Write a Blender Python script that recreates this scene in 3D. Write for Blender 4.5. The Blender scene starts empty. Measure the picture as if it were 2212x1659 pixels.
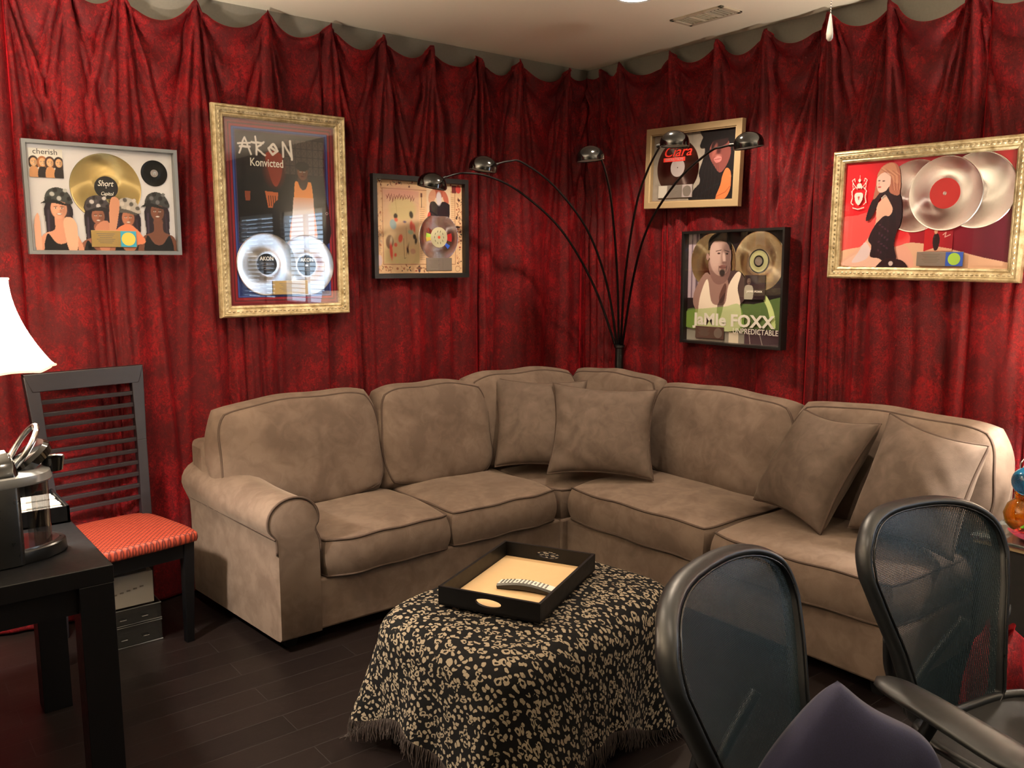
import bpy, bmesh, math, random
import numpy as np
from mathutils import Vector, Matrix

# ------------------------------------------------------------------ camera
SC = bpy.context.scene
COL = SC.collection
R = math.radians
CAM = Vector((-3.8460, -4.0784, 1.575))
F_PX = 1850.0
cd = bpy.data.cameras.new('camera')
cam = bpy.data.objects.new('camera', cd)
COL.objects.link(cam)
cd.sensor_fit = 'HORIZONTAL'
cd.sensor_width = 36.0
cd.lens = 36.0 * F_PX / 2212.0
cd.clip_start = 0.05
cam.location = CAM
cam.rotation_euler = (R(90 - 8.1), 0, R(51.5 - 90))
SC.camera = cam

# ------------------------------------------------------------------ world, exposure
W = bpy.data.worlds.new('world')
SC.world = W
W.use_nodes = True
W.node_tree.nodes['Background'].inputs[0].default_value = (0.55, 0.62, 0.75, 1)
W.node_tree.nodes['Background'].inputs[1].default_value = 0.3
SC.view_settings.view_transform = 'Standard'
SC.view_settings.look = 'None'
SC.view_settings.gamma = 1.0
SC.view_settings.use_curve_mapping = False
SC.view_settings.exposure = 0.12
SC.cycles.use_denoising = True
SC.cycles.max_bounces = 8
SC.cycles.transparent_max_bounces = 24
SC.cycles.sample_clamp_indirect = 6.0
SC.cycles.caustics_reflective = False
SC.cycles.caustics_refractive = False

# recessed ceiling lamps: (x, y, watts), the third an unseen frontal fill; the first one is the lamp seen at the top of the photograph
CEIL = 2.76
CANS = [(-0.88, -1.24, 130), (-2.55, -1.45, 50), (-2.7, -3.1, 42), (-1.5, -5.2, 10)]
FIX = (-2.242, -3.15, 2.36, 14)
FILL_TORCHES = [(-0.48, -4.25, 1.72, 190), (-4.95, -1.55, 1.72, 470), (-3.1, -6.1, 1.72, 130)]    # unseen uplighters added to brighten the ceiling: x, y, height, watts      # ceiling fixture that carries the pull cord: x, y, height, watts
CAN_COL = (1.0, 0.80, 0.60)
def spot(name, loc, watts, col, size=128, blend=0.35, rad=0.05):
    l = bpy.data.lights.new(name, 'SPOT')
    l.energy = watts; l.color = col; l.spot_size = R(size); l.spot_blend = blend
    l.shadow_soft_size = rad
    o = bpy.data.objects.new(name, l); COL.objects.link(o); o.location = loc
    return o
for (x, y, w) in CANS:
    spot('downlight_lamp', (x, y, CEIL - 0.03), w, CAN_COL)
LAMP_L = (-3.545, -1.08, 0.735)      # table lamp on the black table (left)
LAMP_R = (-0.36, -3.02, 0.60)      # table lamp on the end table (right)
LAMP_L_W, LAMP_R_W = 170, 95
WIN_STRENGTH = 10.0

# ------------------------------------------------------------------ material helpers
def lin(c):
    c = np.asarray(c, float) / 255.0
    return np.where(c <= 0.04045, c / 12.92, ((c + 0.055) / 1.055) ** 2.4)
def L3(*c):
    return tuple(float(v) for v in lin(c)) + (1.0,)
class G:
    """small node-graph helper"""
    def __init__(s, name):
        s.m = bpy.data.materials.new(name); s.m.use_nodes = True
        s.t = s.m.node_tree; s.n = s.t.nodes; s.l = s.t.links
        s.b = s.n['Principled BSDF']; s.out = s.n['Material Output']
    def node(s, typ, ins=None, **props):
        nd = s.n.new(typ)
        for k, v in props.items(): setattr(nd, k, v)
        for k, v in (ins or {}).items():
            s.set(nd.inputs[k], v)
        return nd
    def set(s, sock, v):
        if isinstance(v, bpy.types.NodeSocket): s.l.new(v, sock)
        else: sock.default_value = v
    def p(s, **kw):
        names = dict(color='Base Color', rough='Roughness', metal='Metallic', sheen='Sheen Weight', sheen_rough='Sheen Roughness',
                     sheen_tint='Sheen Tint', spec='Specular IOR Level', normal='Normal', aniso='Anisotropic', tangent='Tangent',
                     coat='Coat Weight', coat_rough='Coat Roughness', trans='Transmission Weight', alpha='Alpha', emit='Emission Color',
                     emit_s='Emission Strength', ior='IOR')
        for k, v in kw.items():
            s.set(s.b.inputs[names[k]], v)
        return s
    def coord(s, kind='Object', scale=(1, 1, 1), rot=(0, 0, 0), loc=(0, 0, 0)):
        c = s.node('ShaderNodeTexCoord')
        m = s.node('ShaderNodeMapping', {'Vector': c.outputs[kind], 'Scale': scale, 'Rotation': rot, 'Location': loc})
        return m.outputs[0]
    def noise(s, vec, scale, detail=3, rough=0.5, dist=0.0):
        return s.node('ShaderNodeTexNoise', {'Vector': vec, 'Scale': scale, 'Detail': detail, 'Roughness': rough, 'Distortion': dist})
    def math(s, op, a, b=0.0, clamp=False):
        nd = s.node('ShaderNodeMath', {0: a, 1: b}, operation=op, use_clamp=clamp)
        return nd.outputs[0]
    def ramp(s, fac, stops, interp='LINEAR'):
        r = s.node('ShaderNodeValToRGB', {'Fac': fac})
        cr = r.color_ramp; cr.interpolation = interp
        while len(cr.elements) < len(stops): cr.elements.new(0.5)
        for e, (p, c) in zip(cr.elements, stops):
            e.position = p; e.color = c if len(c) == 4 else (*c, 1)
        return r.outputs[0]
    def mix(s, fac, a, b):
        nd = s.node('ShaderNodeMix', data_type='RGBA')
        s.set(nd.inputs[0], fac); s.set(nd.inputs[6], a); s.set(nd.inputs[7], b)
        return nd.outputs[2]
    def bump(s, h, strength=0.3, dist=0.01):
        return s.node('ShaderNodeBump', {'Height': h, 'Strength': strength, 'Distance': dist}).outputs[0]
def simple(name, c, rough=0.5, metal=0.0, **kw):
    g = G(name); g.p(color=L3(*c), rough=rough, metal=metal, **kw)
    v = g.coord(); n = g.noise(v, 40, 3)
    g.set(g.b.inputs['Roughness'], g.math('ADD', g.math('MULTIPLY', n.outputs[0], 0.16), rough - 0.08, True))
    return g.m

M = {}
# crushed red velvet
g = G('red_velvet'); v = g.coord(scale=(1, 1, 0.8))
n1 = g.noise(v, 75, 5, 0.7, 1.2); n2 = g.noise(v, 8, 3, 0.6, 0.6); n3 = g.noise(v, 260, 2)
f = g.math('ADD', g.math('MULTIPLY', n1.outputs[0], 0.6), g.math('MULTIPLY', n2.outputs[0], 0.4))
col = g.ramp(f, [(0.34, (0.034, 0.0004, 0.0016)), (0.50, (0.078, 0.0007, 0.0024)), (0.66, (0.25, 0.0020, 0.0050))])
h = g.math('ADD', g.math('MULTIPLY', n1.outputs[0], 1.0), g.math('MULTIPLY', n3.outputs[0], 0.35))
g.p(color=col, rough=0.7, sheen=0.5, sheen_rough=0.3, sheen_tint=(1.0, 0.02, 0.035, 1), spec=0.22, normal=g.bump(h, 0.55, 0.004))
g.b.inputs['Subsurface Weight'].default_value = 0.0
M['velvet'] = g.m
# suede
def suede(name, a, b, bump=0.25):
    g = G(name); v = g.coord()
    n1 = g.noise(v, 5, 2, 0.5, 1.0); n2 = g.noise(v, 300, 2); n3 = g.noise(v, 17, 3, 0.55, 1.0)
    f = g.math('ADD', g.math('MULTIPLY', n1.outputs[0], 0.62), g.math('MULTIPLY', n3.outputs[0], 0.38))
    g.p(color=g.ramp(f, [(0.38, a), (0.5, tuple((x + y) / 2 for x, y in zip(a, b))), (0.60, b)]), rough=0.85, sheen=0.25, sheen_rough=0.35,
        sheen_tint=(0.75, 0.62, 0.5, 1), spec=0.15, normal=g.bump(n2.outputs[0], bump, 0.0015))
    return g.m
M['suede'] = suede('taupe_suede', (0.100, 0.071, 0.055), (0.148, 0.108, 0.084))
M['pillow'] = suede('brown_pillow_fabric', (0.076, 0.055, 0.043), (0.116, 0.086, 0.069))
M['piping'] = simple('piping_fabric', (66, 51, 42), 0.9)
# walls, ceiling, floor
g = G('grey_wall_paint'); v = g.coord(); n = g.noise(v, 90, 3)
g.p(color=g.mix(n.outputs[0], L3(122, 119, 110), L3(134, 130, 121)), rough=0.8, normal=g.bump(n.outputs[0], 0.1, 0.002)); M['wall'] = g.m
g = G('ceiling_paint'); v = g.coord(); n = g.noise(v, 120, 3)
g.p(color=g.mix(n.outputs[0], L3(246, 238, 218), L3(250, 243, 226)), rough=0.85, normal=g.bump(n.outputs[0], 0.12, 0.002)); M['ceiling'] = g.m
g = G('espresso_floor_planks'); v = g.coord()
br = g.node('ShaderNodeTexBrick', {'Vector': v, 'Scale': 1.0, 'Mortar Size': 0.0012, 'Mortar Smooth': 0.1, 'Bias': 0.0, 'Brick Width': 1.15, 'Row Height': 0.125,
    'Color1': (0.0045, 0.0030, 0.0029, 1), 'Color2': (0.008, 0.0052, 0.0047, 1), 'Mortar': (0.022, 0.02, 0.02, 1)}, offset=0.37, offset_frequency=2)  # paler plank joints: bevel highlights put into the colour
v2 = g.coord(scale=(2, 40, 1)); n = g.noise(v2, 4, 4, 0.6)
g.p(color=g.mix(g.math('MULTIPLY', n.outputs[0], 0.35), br.outputs[0], (0.008, 0.005, 0.0045, 1)), rough=g.math('ADD', g.math('MULTIPLY', n.outputs[0], 0.18), 0.28),
    spec=0.28, normal=g.bump(g.math('SUBTRACT', g.math('MULTIPLY', n.outputs[0], 0.25), br.outputs[1]), 0.25, 0.002)); M['floor'] = g.m
# metals, plastics, woods
def gold_mat(name, c1, c2):
    g = G(name); v = g.coord()
    vo = g.node('ShaderNodeTexVoronoi', {'Vector': v, 'Scale': 75.0}); n = g.noise(v, 30, 4, 0.6)
    g.p(color=g.ramp(n.outputs[0], [(0.3, L3(*c1)), (0.7, L3(*c2))]), rough=0.42, metal=0.3, normal=g.bump(g.math('ADD', vo.outputs[0], g.math('MULTIPLY', n.outputs[0], .4)), 0.35, 0.003))
    return g.m
M['gold'] = gold_mat('antique_gold_leaf', (150, 128, 88), (226, 212, 172))
M['gold_relief'] = gold_mat('gold_relief', (112, 92, 58), (235, 222, 184))
M['champagne'] = simple('champagne_wood_frame', (168, 146, 112), 0.42, 0.25)
M['silver_frame'] = simple('brushed_silver_frame', (132, 136, 140), 0.38, 0.55)
M['black_frame'] = simple('black_wood_frame', (9, 9, 10), 0.4)
M['black_gloss'] = simple('black_gloss_metal', (5, 6, 6), 0.13, 0.0, spec=0.7, coat=0.6, coat_rough=0.05)
M['black_metal'] = simple('black_metal', (10, 9, 9), 0.4, 0.3)
M['chrome'] = simple('chrome', (200, 200, 202), 0.16, 1.0)
M['lamp_inside'] = simple('lamp_inner_white', (190, 188, 180), 0.5)
M['black_wood'] = simple('black_stained_wood', (5, 5, 7), 0.42, spec=0.28)
M['chair_wood'] = simple('dark_walnut_wood', (27, 23, 27), 0.36)
M['black_plastic'] = simple('black_plastic', (11, 12, 13), 0.3)
M['matt_black'] = simple('matt_black', (9, 9, 10), 0.75)
M['rim_plastic'] = simple('graphite_chair_plastic', (21, 24, 27), 0.4)
M['pad'] = simple('armrest_pad', (15, 17, 19), 0.45)
M['silver_plastic'] = simple('silver_plastic', (128, 130, 132), 0.32, 0.4)
M['remote_silver'] = simple('remote_silver', (206, 206, 200), 0.4)
M['white'] = simple('white_plastic', (226, 226, 222), 0.4)
M['paper'] = simple('white_card', (176, 170, 160), 0.7)
M['dark_card'] = simple('brown_card', (60, 52, 46), 0.7)
M['vent_paint'] = simple('vent_paint', (196, 184, 164), 0.6)
M['vent_dark'] = simple('vent_duct_shade', (46, 40, 34), 0.8)
M['leather'] = simple('black_leather', (14, 13, 13), 0.45)
M['tan'] = simple('tan_tray_lining', (190, 160, 118), 0.6)
M['blind'] = simple('white_blind_slat', (215, 218, 222), 0.5)
M['label_black'] = simple('black_label', (12, 12, 13), 0.4)
M['label_red'] = simple('red_label', (190, 32, 34), 0.45)
M['label_grey'] = simple('grey_label', (150, 140, 140), 0.4)
M['label_cream'] = simple('cream_label', (205, 200, 165), 0.4)
M['label_olive'] = simple('olive_label', (165, 165, 120), 0.4)
M['ink_white'] = simple('white_lettering', (238, 236, 226), 0.5)
M['ink_dark'] = simple('dark_lettering', (58, 56, 58), 0.5)
M['ink_grey'] = simple('grey_lettering', (120, 112, 104), 0.5)
M['ink_red'] = simple('red_lettering', (226, 52, 40), 0.5)
M['plate_gold'] = simple('brass_plate', (190, 160, 100), 0.35, 0.6)
M['plate_silver'] = simple('nickel_plate', (150, 142, 134), 0.35, 0.6)
M['plate_mauve'] = simple('bronze_plate', (112, 90, 82), 0.4, 0.5)
M['seal_cyan'] = simple('cyan_seal', (60, 168, 205), 0.4)
M['seal_blue'] = simple('blue_seal', (40, 90, 200), 0.4)
M['seal_yellow'] = simple('yellow_seal', (240, 214, 96), 0.4)
M['seal_green'] = simple('lime_seal', (176, 226, 84), 0.4)
def disc_mat(name, c, rough=0.13):
    g = G(name); v = g.coord()
    sep = g.node('ShaderNodeSeparateXYZ', {0: v})
    r = g.math('POWER', g.math('ADD', g.math('POWER', sep.outputs[0], 2.0), g.math('POWER', sep.outputs[2], 2.0)), 0.5)
    gr = g.noise(g.node('ShaderNodeCombineXYZ', {0: r}).outputs[0], 900, 2)
    # grooves run round the disc: spread the reflection across them
    tan = g.node('ShaderNodeCombineXYZ', {0: g.math('MULTIPLY', sep.outputs[2], -1.0), 2: sep.outputs[0]})
    vt = g.node('ShaderNodeVectorTransform', {0: tan.outputs[0]}, vector_type='VECTOR', convert_from='OBJECT', convert_to='WORLD')
    g.p(color=L3(*c), metal=1.0, rough=g.math('ADD', g.math('MULTIPLY', gr.outputs[0], 0.12), rough), aniso=0.97, tangent=vt.outputs[0])
    return g.m
M['disc_silver'] = disc_mat('silver_record', (206, 204, 204))
M['disc_gold'] = disc_mat('gold_record', (216, 190, 128))
M['disc_pale'] = disc_mat('pale_gold_record', (222, 208, 172))
M['disc_rose'] = disc_mat('rose_record', (206, 184, 176))
M['disc_black'] = disc_mat('black_disc', (30, 29, 28))
# painted artwork (vertex colours)
g = G('printed_artwork'); a = g.node('ShaderNodeVertexColor', layer_name='print')
g.p(color=a.outputs[0], rough=0.55, spec=0.3); M['art'] = g.m
# glass
def schlick(g):
    lw = g.node('ShaderNodeLayerWeight', {'Blend': 0.5})
    return g.math('ADD', g.math('MULTIPLY', g.math('POWER', lw.outputs['Facing'], 5.0), 0.96), 0.035, True)
g = G('picture_glass'); tr = g.node('ShaderNodeBsdfTransparent'); gl = g.node('ShaderNodeBsdfGlossy', {'Roughness': 0.015})
mx = g.node('ShaderNodeMixShader', {0: schlick(g), 1: tr.outputs[0], 2: gl.outputs[0]}); g.l.new(mx.outputs[0], g.out.inputs[0]); M['glass'] = g.m
def clear(name, c, rough=0.03):
    g = G(name); g.p(color=L3(*c), rough=rough, trans=0.92, ior=1.45); return g.m
M['amber'] = clear('amber_glass', (255, 176, 40)); M['blue_glass'] = clear('blue_glass', (40, 150, 205), 0.15)
M['pink_glass'] = clear('pink_glass', (235, 110, 140)); M['table_glass'] = clear('table_glass', (225, 238, 232))
def thin_clear(name, c, k=0.25, rough=0.05):
    g = G(name); tr = g.node('ShaderNodeBsdfTransparent', {'Color': L3(*c)}); gl = g.node('ShaderNodeBsdfGlossy', {'Roughness': rough})
    mx = g.node('ShaderNodeMixShader', {0: g.math('ADD', schlick(g), k * 0.2), 1: tr.outputs[0], 2: gl.outputs[0]})
    g.l.new(mx.outputs[0], g.out.inputs[0]); return g.m
M['acrylic'] = thin_clear('clear_acrylic', (205, 208, 208), 0.6)
M['smoke'] = thin_clear('smoked_plastic', (170, 172, 175), 0.3)
# lampshade cloth
g = G('lampshade_cloth'); v = g.coord(); n = g.noise(v, 200, 2)
df = g.node('ShaderNodeBsdfDiffuse', {'Color': (0.86, 0.80, 0.70, 1), 'Normal': g.bump(n.outputs[0], .1, .001)}); tl = g.node('ShaderNodeBsdfTranslucent', {'Color': (0.9, 0.80, 0.66, 1)})
mx = g.node('ShaderNodeMixShader', {0: 0.6, 1: df.outputs[0], 2: tl.outputs[0]}); g.l.new(mx.outputs[0], g.out.inputs[0]); M['shade'] = g.m
def emit(name, c, s):
    g = G(name); g.p(color=(0, 0, 0, 1), emit=(*c, 1), emit_s=s); return g.m
M['bulb_soft'] = emit('frosted_bulb', (1.0, 0.86, 0.68), 2.0)
M['can_glow'] = emit('downlight_glow', (1.0, 0.86, 0.68), 14)
M['daylight'] = emit('daylight_outside', (0.62, 0.80, 1.0), WIN_STRENGTH)
# orange seat with a lattice weave
g = G('orange_lattice_fabric'); v = g.coord(rot=(0, 0, R(45)))
w1 = g.node('ShaderNodeTexWave', {'Vector': v, 'Scale': 19.0}, bands_direction='X'); w2 = g.node('ShaderNodeTexWave', {'Vector': v, 'Scale': 19.0}, bands_direction='Y')
k = g.math('MAXIMUM', g.math('POWER', w1.outputs[1], 4.0), g.math('POWER', w2.outputs[1], 4.0))
g.p(color=g.mix(k, L3(138, 48, 24), L3(66, 9, 6)), rough=0.6, sheen=0.0, normal=g.bump(k, 0.5, 0.002)); M['orange'] = g.m
# throw: leopard-like spots
g = G('leopard_spot_weave'); uv = g.node('ShaderNodeUVMap', uv_map='UVMap')
nz = g.noise(uv.outputs[0], 38, 2, 0.5)
wv = g.node('ShaderNodeMixRGB', {'Fac': 0.026, 'Color1': uv.outputs[0], 'Color2': nz.outputs[1]}, blend_type='ADD')
mp = g.node('ShaderNodeMapping', {'Vector': wv.outputs[0], 'Scale': (1.0, 0.72, 1.0), 'Rotation': (0, 0, 0.5)})
vo = g.node('ShaderNodeTexVoronoi', {'Vector': mp.outputs[0], 'Scale': 52.0, 'Randomness': 0.85}, voronoi_dimensions='2D')
cs = g.node('ShaderNodeSeparateColor', {0: vo.outputs[1]})
d = vo.outputs[0]
solid = g.math('LESS_THAN', d, 0.29)
ring = g.math('MULTIPLY', g.math('LESS_THAN', d, 0.47), g.math('GREATER_THAN', d, 0.20))
brk = g.noise(uv.outputs[0], 60, 1)
ring = g.math('MULTIPLY', ring, g.math('GREATER_THAN', brk.outputs[0], 0.44))
isr = g.math('GREATER_THAN', cs.outputs[0], 0.62)
spotm = g.math('ADD', g.math('MULTIPLY', isr, ring), g.math('MULTIPLY', g.math('SUBTRACT', 1.0, isr), solid), True)
fine = g.noise(uv.outputs[0], 500, 1)
g.p(color=g.mix(spotm, (0.0035, 0.0032, 0.0036, 1), g.mix(fine.outputs[0], L3(100, 90, 78), L3(156, 143, 122))), rough=0.85, sheen=0.0, spec=0.12,
    normal=g.bump(g.math('ADD', spotm, fine.outputs[0]), 0.35, 0.001)); M['leopard'] = g.m
# office chair mesh: a weave with real holes
g = G('office_chair_mesh'); uv = g.node('ShaderNodeUVMap', uv_map='UVMap'); s = g.node('ShaderNodeSeparateXYZ', {0: uv.outputs[0]})
def band(coord, period, duty):
    return g.math('GREATER_THAN', g.math('FRACT', g.math('MULTIPLY', coord, 1.0 / period)), duty)
hole = g.math('MULTIPLY', band(s.outputs[0], 0.0056, 0.66), band(g.math('ADD', s.outputs[1], 0.0), 0.0040, 0.42))
tr = g.node('ShaderNodeBsdfTransparent'); mx = g.node('ShaderNodeMixShader', {0: hole, 1: g.b.outputs[0], 2: tr.outputs[0]})
g.p(color=L3(18, 34, 40), rough=0.45, spec=0.5); g.l.new(mx.outputs[0], g.out.inputs[0]); M['mesh'] = g.m
g = G('navy_fabric'); v = g.coord(); n = g.noise(v, 350, 2)
g.p(color=g.mix(n.outputs[0], L3(18, 18, 40), L3(32, 32, 68)), rough=0.8, sheen=0.1, normal=g.bump(n.outputs[0], .2, .001)); M['navy'] = g.m

# ------------------------------------------------------------------ object helpers
def tag(o, label=None, cat=None, group=None, kind=None):
    if label: o['label'] = label
    if cat: o['category'] = cat
    if group: o['group'] = group
    if kind: o['kind'] = kind
    return o
def thing(name, label, cat, loc=(0, 0, 0), rot=(0, 0, 0), group=None):
    o = bpy.data.objects.new(name, None); COL.objects.link(o)
    o.empty_display_size = 0.05
    o.location = loc; o.rotation_euler = rot
    return tag(o, label, cat, group)
def mk(name, V, Fc, mat, parent=None, smooth=True, world=False, loc=None, rot=None, uv=None, bevel=0.0, segs=2, subsurf=0, auto=40):
    V = np.asarray(V, float).reshape(-1, 3)
    if world and parent is not None: V = V - np.array(parent.location)
    me = bpy.data.meshes.new(name)
    me.from_pydata(V.tolist(), [], [tuple(f) for f in Fc])
    me.materials.append(mat)
    if uv is not None:
        lay = me.uv_layers.new(name='UVMap')
        li = np.zeros(len(me.loops), dtype=np.int32); me.loops.foreach_get('vertex_index', li)
        lay.data.foreach_set('uv', np.asarray(uv, float)[li].ravel())
    if smooth:
        me.polygons.foreach_set('use_smooth', [True] * len(me.polygons))
    me.update()
    if smooth and auto:
        me.set_sharp_from_angle(angle=R(auto))
    o = bpy.data.objects.new(name, me); COL.objects.link(o)
    if parent is not None: o.parent = parent
    if loc is not None: o.location = loc
    if rot is not None: o.rotation_euler = rot
    if bevel:
        b = o.modifiers.new('bevel', 'BEVEL'); b.width = bevel; b.segments = segs; b.limit_method = 'ANGLE'; b.angle_limit = R(35)
    if subsurf:
        b = o.modifiers.new('sub', 'SUBSURF'); b.levels = subsurf; b.render_levels = subsurf
    return o
class MB:
    """collects shapes for one mesh"""
    def __init__(s): s.v = []; s.f = []
    def add(s, V, Fc):
        n = len(s.v); s.v.extend([tuple(map(float, p)) for p in V]); s.f.extend([tuple(i + n for i in f) for f in Fc]); return s
    def box(s, a, b, mtx=None):
        (x0, y0, z0), (x1, y1, z1) = a, b
        V = [(x0, y0, z0), (x1, y0, z0), (x1, y1, z0), (x0, y1, z0), (x0, y0, z1), (x1, y0, z1), (x1, y1, z1), (x0, y1, z1)]
        if mtx is not None: V = [tuple(mtx @ Vector(p)) for p in V]
        return s.add(V, [(0, 3, 2, 1), (4, 5, 6, 7), (0, 1, 5, 4), (1, 2, 6, 5), (2, 3, 7, 6), (3, 0, 4, 7)])
    def hexa(s, bot, top):
        return s.add(list(bot) + list(top), [(0, 3, 2, 1), (4, 5, 6, 7), (0, 1, 5, 4), (1, 2, 6, 5), (2, 3, 7, 6), (3, 0, 4, 7)])
    def lathe(s, prof, c=(0, 0, 0), n=40, axis='Z', cap=True):
        V = []
        for r_, h_ in prof:
            for k in range(n):
                t = 2 * math.pi * k / n
                p = (r_ * math.cos(t), r_ * math.sin(t), h_)
                if axis == 'Y': p = (p[0], -h_, p[1])
                if axis == 'X': p = (h_, p[0], p[1])
                V.append((p[0] + c[0], p[1] + c[1], p[2] + c[2]))
        Fc = [(i * n + k, i * n + (k + 1) % n, (i + 1) * n + (k + 1) % n, (i + 1) * n + k) for i in range(len(prof) - 1) for k in range(n)]
        if cap: Fc += [tuple(range(n))[::-1], tuple((len(prof) - 1) * n + k for k in range(n))]
        return s.add(V, Fc)
    def tube(s, pts, rad, n=8, closed=False, cap=True):
        P = [Vector(p) for p in pts]; m = len(P)
        rr = rad if hasattr(rad, '__len__') else [rad] * m
        up = Vector((0, 0, 1)); V = []; prev = None
        for i, p in enumerate(P):
            a = P[(i - 1) % m] if (closed or i > 0) else p
            b = P[(i + 1) % m] if (closed or i < m - 1) else p
            t = (b - a)
            if t.length < 1e-9: t = Vector((0, 0, 1))
            t.normalize()
            if prev is None:
                ref = up if abs(t.z) < 0.9 else Vector((1, 0, 0)); u = t.cross(ref).normalized()
            else:
                u = (prev - t * prev.dot(t))
                if u.length < 1e-6: u = t.cross(Vector((1, 0, 0)))
                u.normalize()
            prev = u; w = t.cross(u)
            for k in range(n):
                q = 2 * math.pi * k / n
                V.append(tuple(p + (u * math.cos(q) + w * math.sin(q)) * rr[i]))
        rng = m if closed else m - 1
        Fc = [(i * n + k, i * n + (k + 1) % n, ((i + 1) % m) * n + (k + 1) % n, ((i + 1) % m) * n + k) for i in range(rng) for k in range(n)]
        if cap and not closed: Fc += [tuple(range(n))[::-1], tuple((m - 1) * n + k for k in range(n))]
        return s.add(V, Fc)
    def prism(s, poly, a, b, axis='Y'):
        """poly in the plane across the axis, swept from a to b"""
        n = len(poly)
        def pt(p, h):
            return {'Y': (p[0], h, p[1]), 'Z': (p[0], p[1], h), 'X': (h, p[0], p[1])}[axis]
        return s.add([pt(p, a) for p in poly] + [pt(p, b) for p in poly],
                     [tuple(range(n)), tuple(range(n, 2 * n))[::-1]] + [(i, i + n, (i + 1) % n + n, (i + 1) % n) for i in range(n)])
    def build(s, name, mat, parent=None, **kw):
        return mk(name, s.v, s.f, mat, parent, **kw)
def fixn(o):
    bm = bmesh.new(); bm.from_mesh(o.data); bmesh.ops.recalc_face_normals(bm, faces=bm.faces); bm.to_mesh(o.data); bm.free(); return o
def spline(pts, n=8, closed=False):
    P = [np.array(p, float) for p in pts]; m = len(P); out = []
    for i in range(m if closed else m - 1):
        if closed: p0, p1, p2, p3 = P[(i - 1) % m], P[i], P[(i + 1) % m], P[(i + 2) % m]
        else: p0, p1, p2, p3 = P[max(i - 1, 0)], P[i], P[i + 1], P[min(i + 2, m - 1)]
        for k in range(n):
            t = k / n
            out.append(0.5 * (2 * p1 + (p2 - p0) * t + (2 * p0 - 5 * p1 + 4 * p2 - p3) * t * t + (-p0 + 3 * p1 - 3 * p2 + p3) * t ** 3))
    if not closed: out.append(P[-1])
    return out
def gridfaces(nu, nv):
    i = np.arange(nu - 1)[:, None]; j = np.arange(nv - 1)[None, :]
    a = i * nv + j
    return np.stack([a, a + nv, a + nv + 1, a + 1], -1).reshape(-1, 4)
def copy_tree(o, parent=None):
    c = o.copy(); COL.objects.link(c); c.parent = parent
    for ch in o.children: copy_tree(ch, c)
    return c
def text_part(txt, size, mat, parent, loc, name='lettering', sx=1.0, bold=0.0, align='LEFT', rot=(R(90), 0, 0), shear=0.0, label=None):
    cu = bpy.data.curves.new(name, 'FONT'); cu.body = txt; cu.size = size; cu.extrude = 0.0004; cu.offset = bold; cu.align_x = align; cu.shear = shear
    cu.resolution_u = 3
    tmp = bpy.data.objects.new(name, cu); COL.objects.link(tmp)
    dg = bpy.context.evaluated_depsgraph_get(); dg.update()
    me = bpy.data.meshes.new_from_object(tmp.evaluated_get(dg))
    bpy.data.objects.remove(tmp)
    me.materials.clear(); me.materials.append(mat)
    o = bpy.data.objects.new(name, me); COL.objects.link(o); o.parent = parent; o.location = loc; o.rotation_euler = rot; o.scale = (sx, 1, 1)
    if label: o['label'] = label
    return o

# ------------------------------------------------------------------ the room
X0, Y0 = -5.9, -6.7
def struct(name, V, Fc, mat):
    o = mk(name, V, Fc, mat, smooth=False); o['kind'] = 'structure'; return o
def slab(name, a, b, mat):
    m = MB().box(a, b); return struct(name, m.v, m.f, mat)
slab('floor', (X0, Y0, -0.08), (0.0, 0.0, 0.0), M['floor'])
slab('ceiling', (X0, Y0, CEIL), (0.0, 0.0, CEIL + 0.1), M['ceiling'])
slab('wall_left', (X0, 0.0, -0.08), (0.12, 0.12, CEIL + 0.1), M['wall'])
slab('wall_back', (X0, Y0 - 0.12, -0.08), (0.12, Y0, CEIL + 0.1), M['wall'])
slab('wall_side', (X0 - 0.12, Y0 - 0.12, -0.08), (X0, 0.12, CEIL + 0.1), M['wall'])
# right wall with two window openings
WINS = [(-4.95, -3.95), (-6.15, -5.15)]; WZ = (1.12, 2.10)
m = MB()
m.box((0, Y0, -0.08), (0.12, 0, WZ[0])); m.box((0, Y0, WZ[1]), (0.12, 0, CEIL + 0.1))
m.box((0, WINS[0][1], WZ[0]), (0.12, 0, WZ[1])); m.box((0, WINS[1][1], WZ[0]), (0.12, WINS[0][0], WZ[1])); m.box((0, Y0, WZ[0]), (0.12, WINS[1][0], WZ[1]))
struct('wall_right', m.v, m.f, M['wall'])
for i, (a, b) in enumerate(WINS):
    w = thing('window_%d' % (i + 1), None, None, (0.06, (a + b) / 2, WZ[0])); w['kind'] = 'structure'
    m = MB(); hw = (b - a) / 2; hh = WZ[1] - WZ[0]
    for (p, q) in (((-0.03, -hw, 0), (0.03, hw, 0.04)), ((-0.03, -hw, hh - 0.04), (0.03, hw, hh)), ((-0.03, -hw, 0), (0.03, -hw + 0.04, hh)), ((-0.03, hw - 0.04, 0), (0.03, hw, hh)), ((-0.02, -0.02, 0), (0.02, 0.02, hh))): m.box(p, q)
    m.build('window_frame', M['white'], w, smooth=False)
    MB().box((0.045, -hw, 0), (0.05, hw, hh)).build('sky_glow_pane', M['daylight'], w, smooth=False)
    m = MB(); k = 0
    tilt = R(12 if i == 0 else 62)
    while 0.05 + k * 0.045 < hh - 0.04:
        z = 0.05 + k * 0.045; k += 1
        mt = Matrix.Translation((-0.045, 0, z)) @ Matrix.Rotation(tilt, 4, 'Y')
        m.box((-0.022, -hw + 0.01, -0.001), (0.022, hw - 0.01, 0.001), mt)
    m.build('blind', M['blind'], w, smooth=False)
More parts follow.
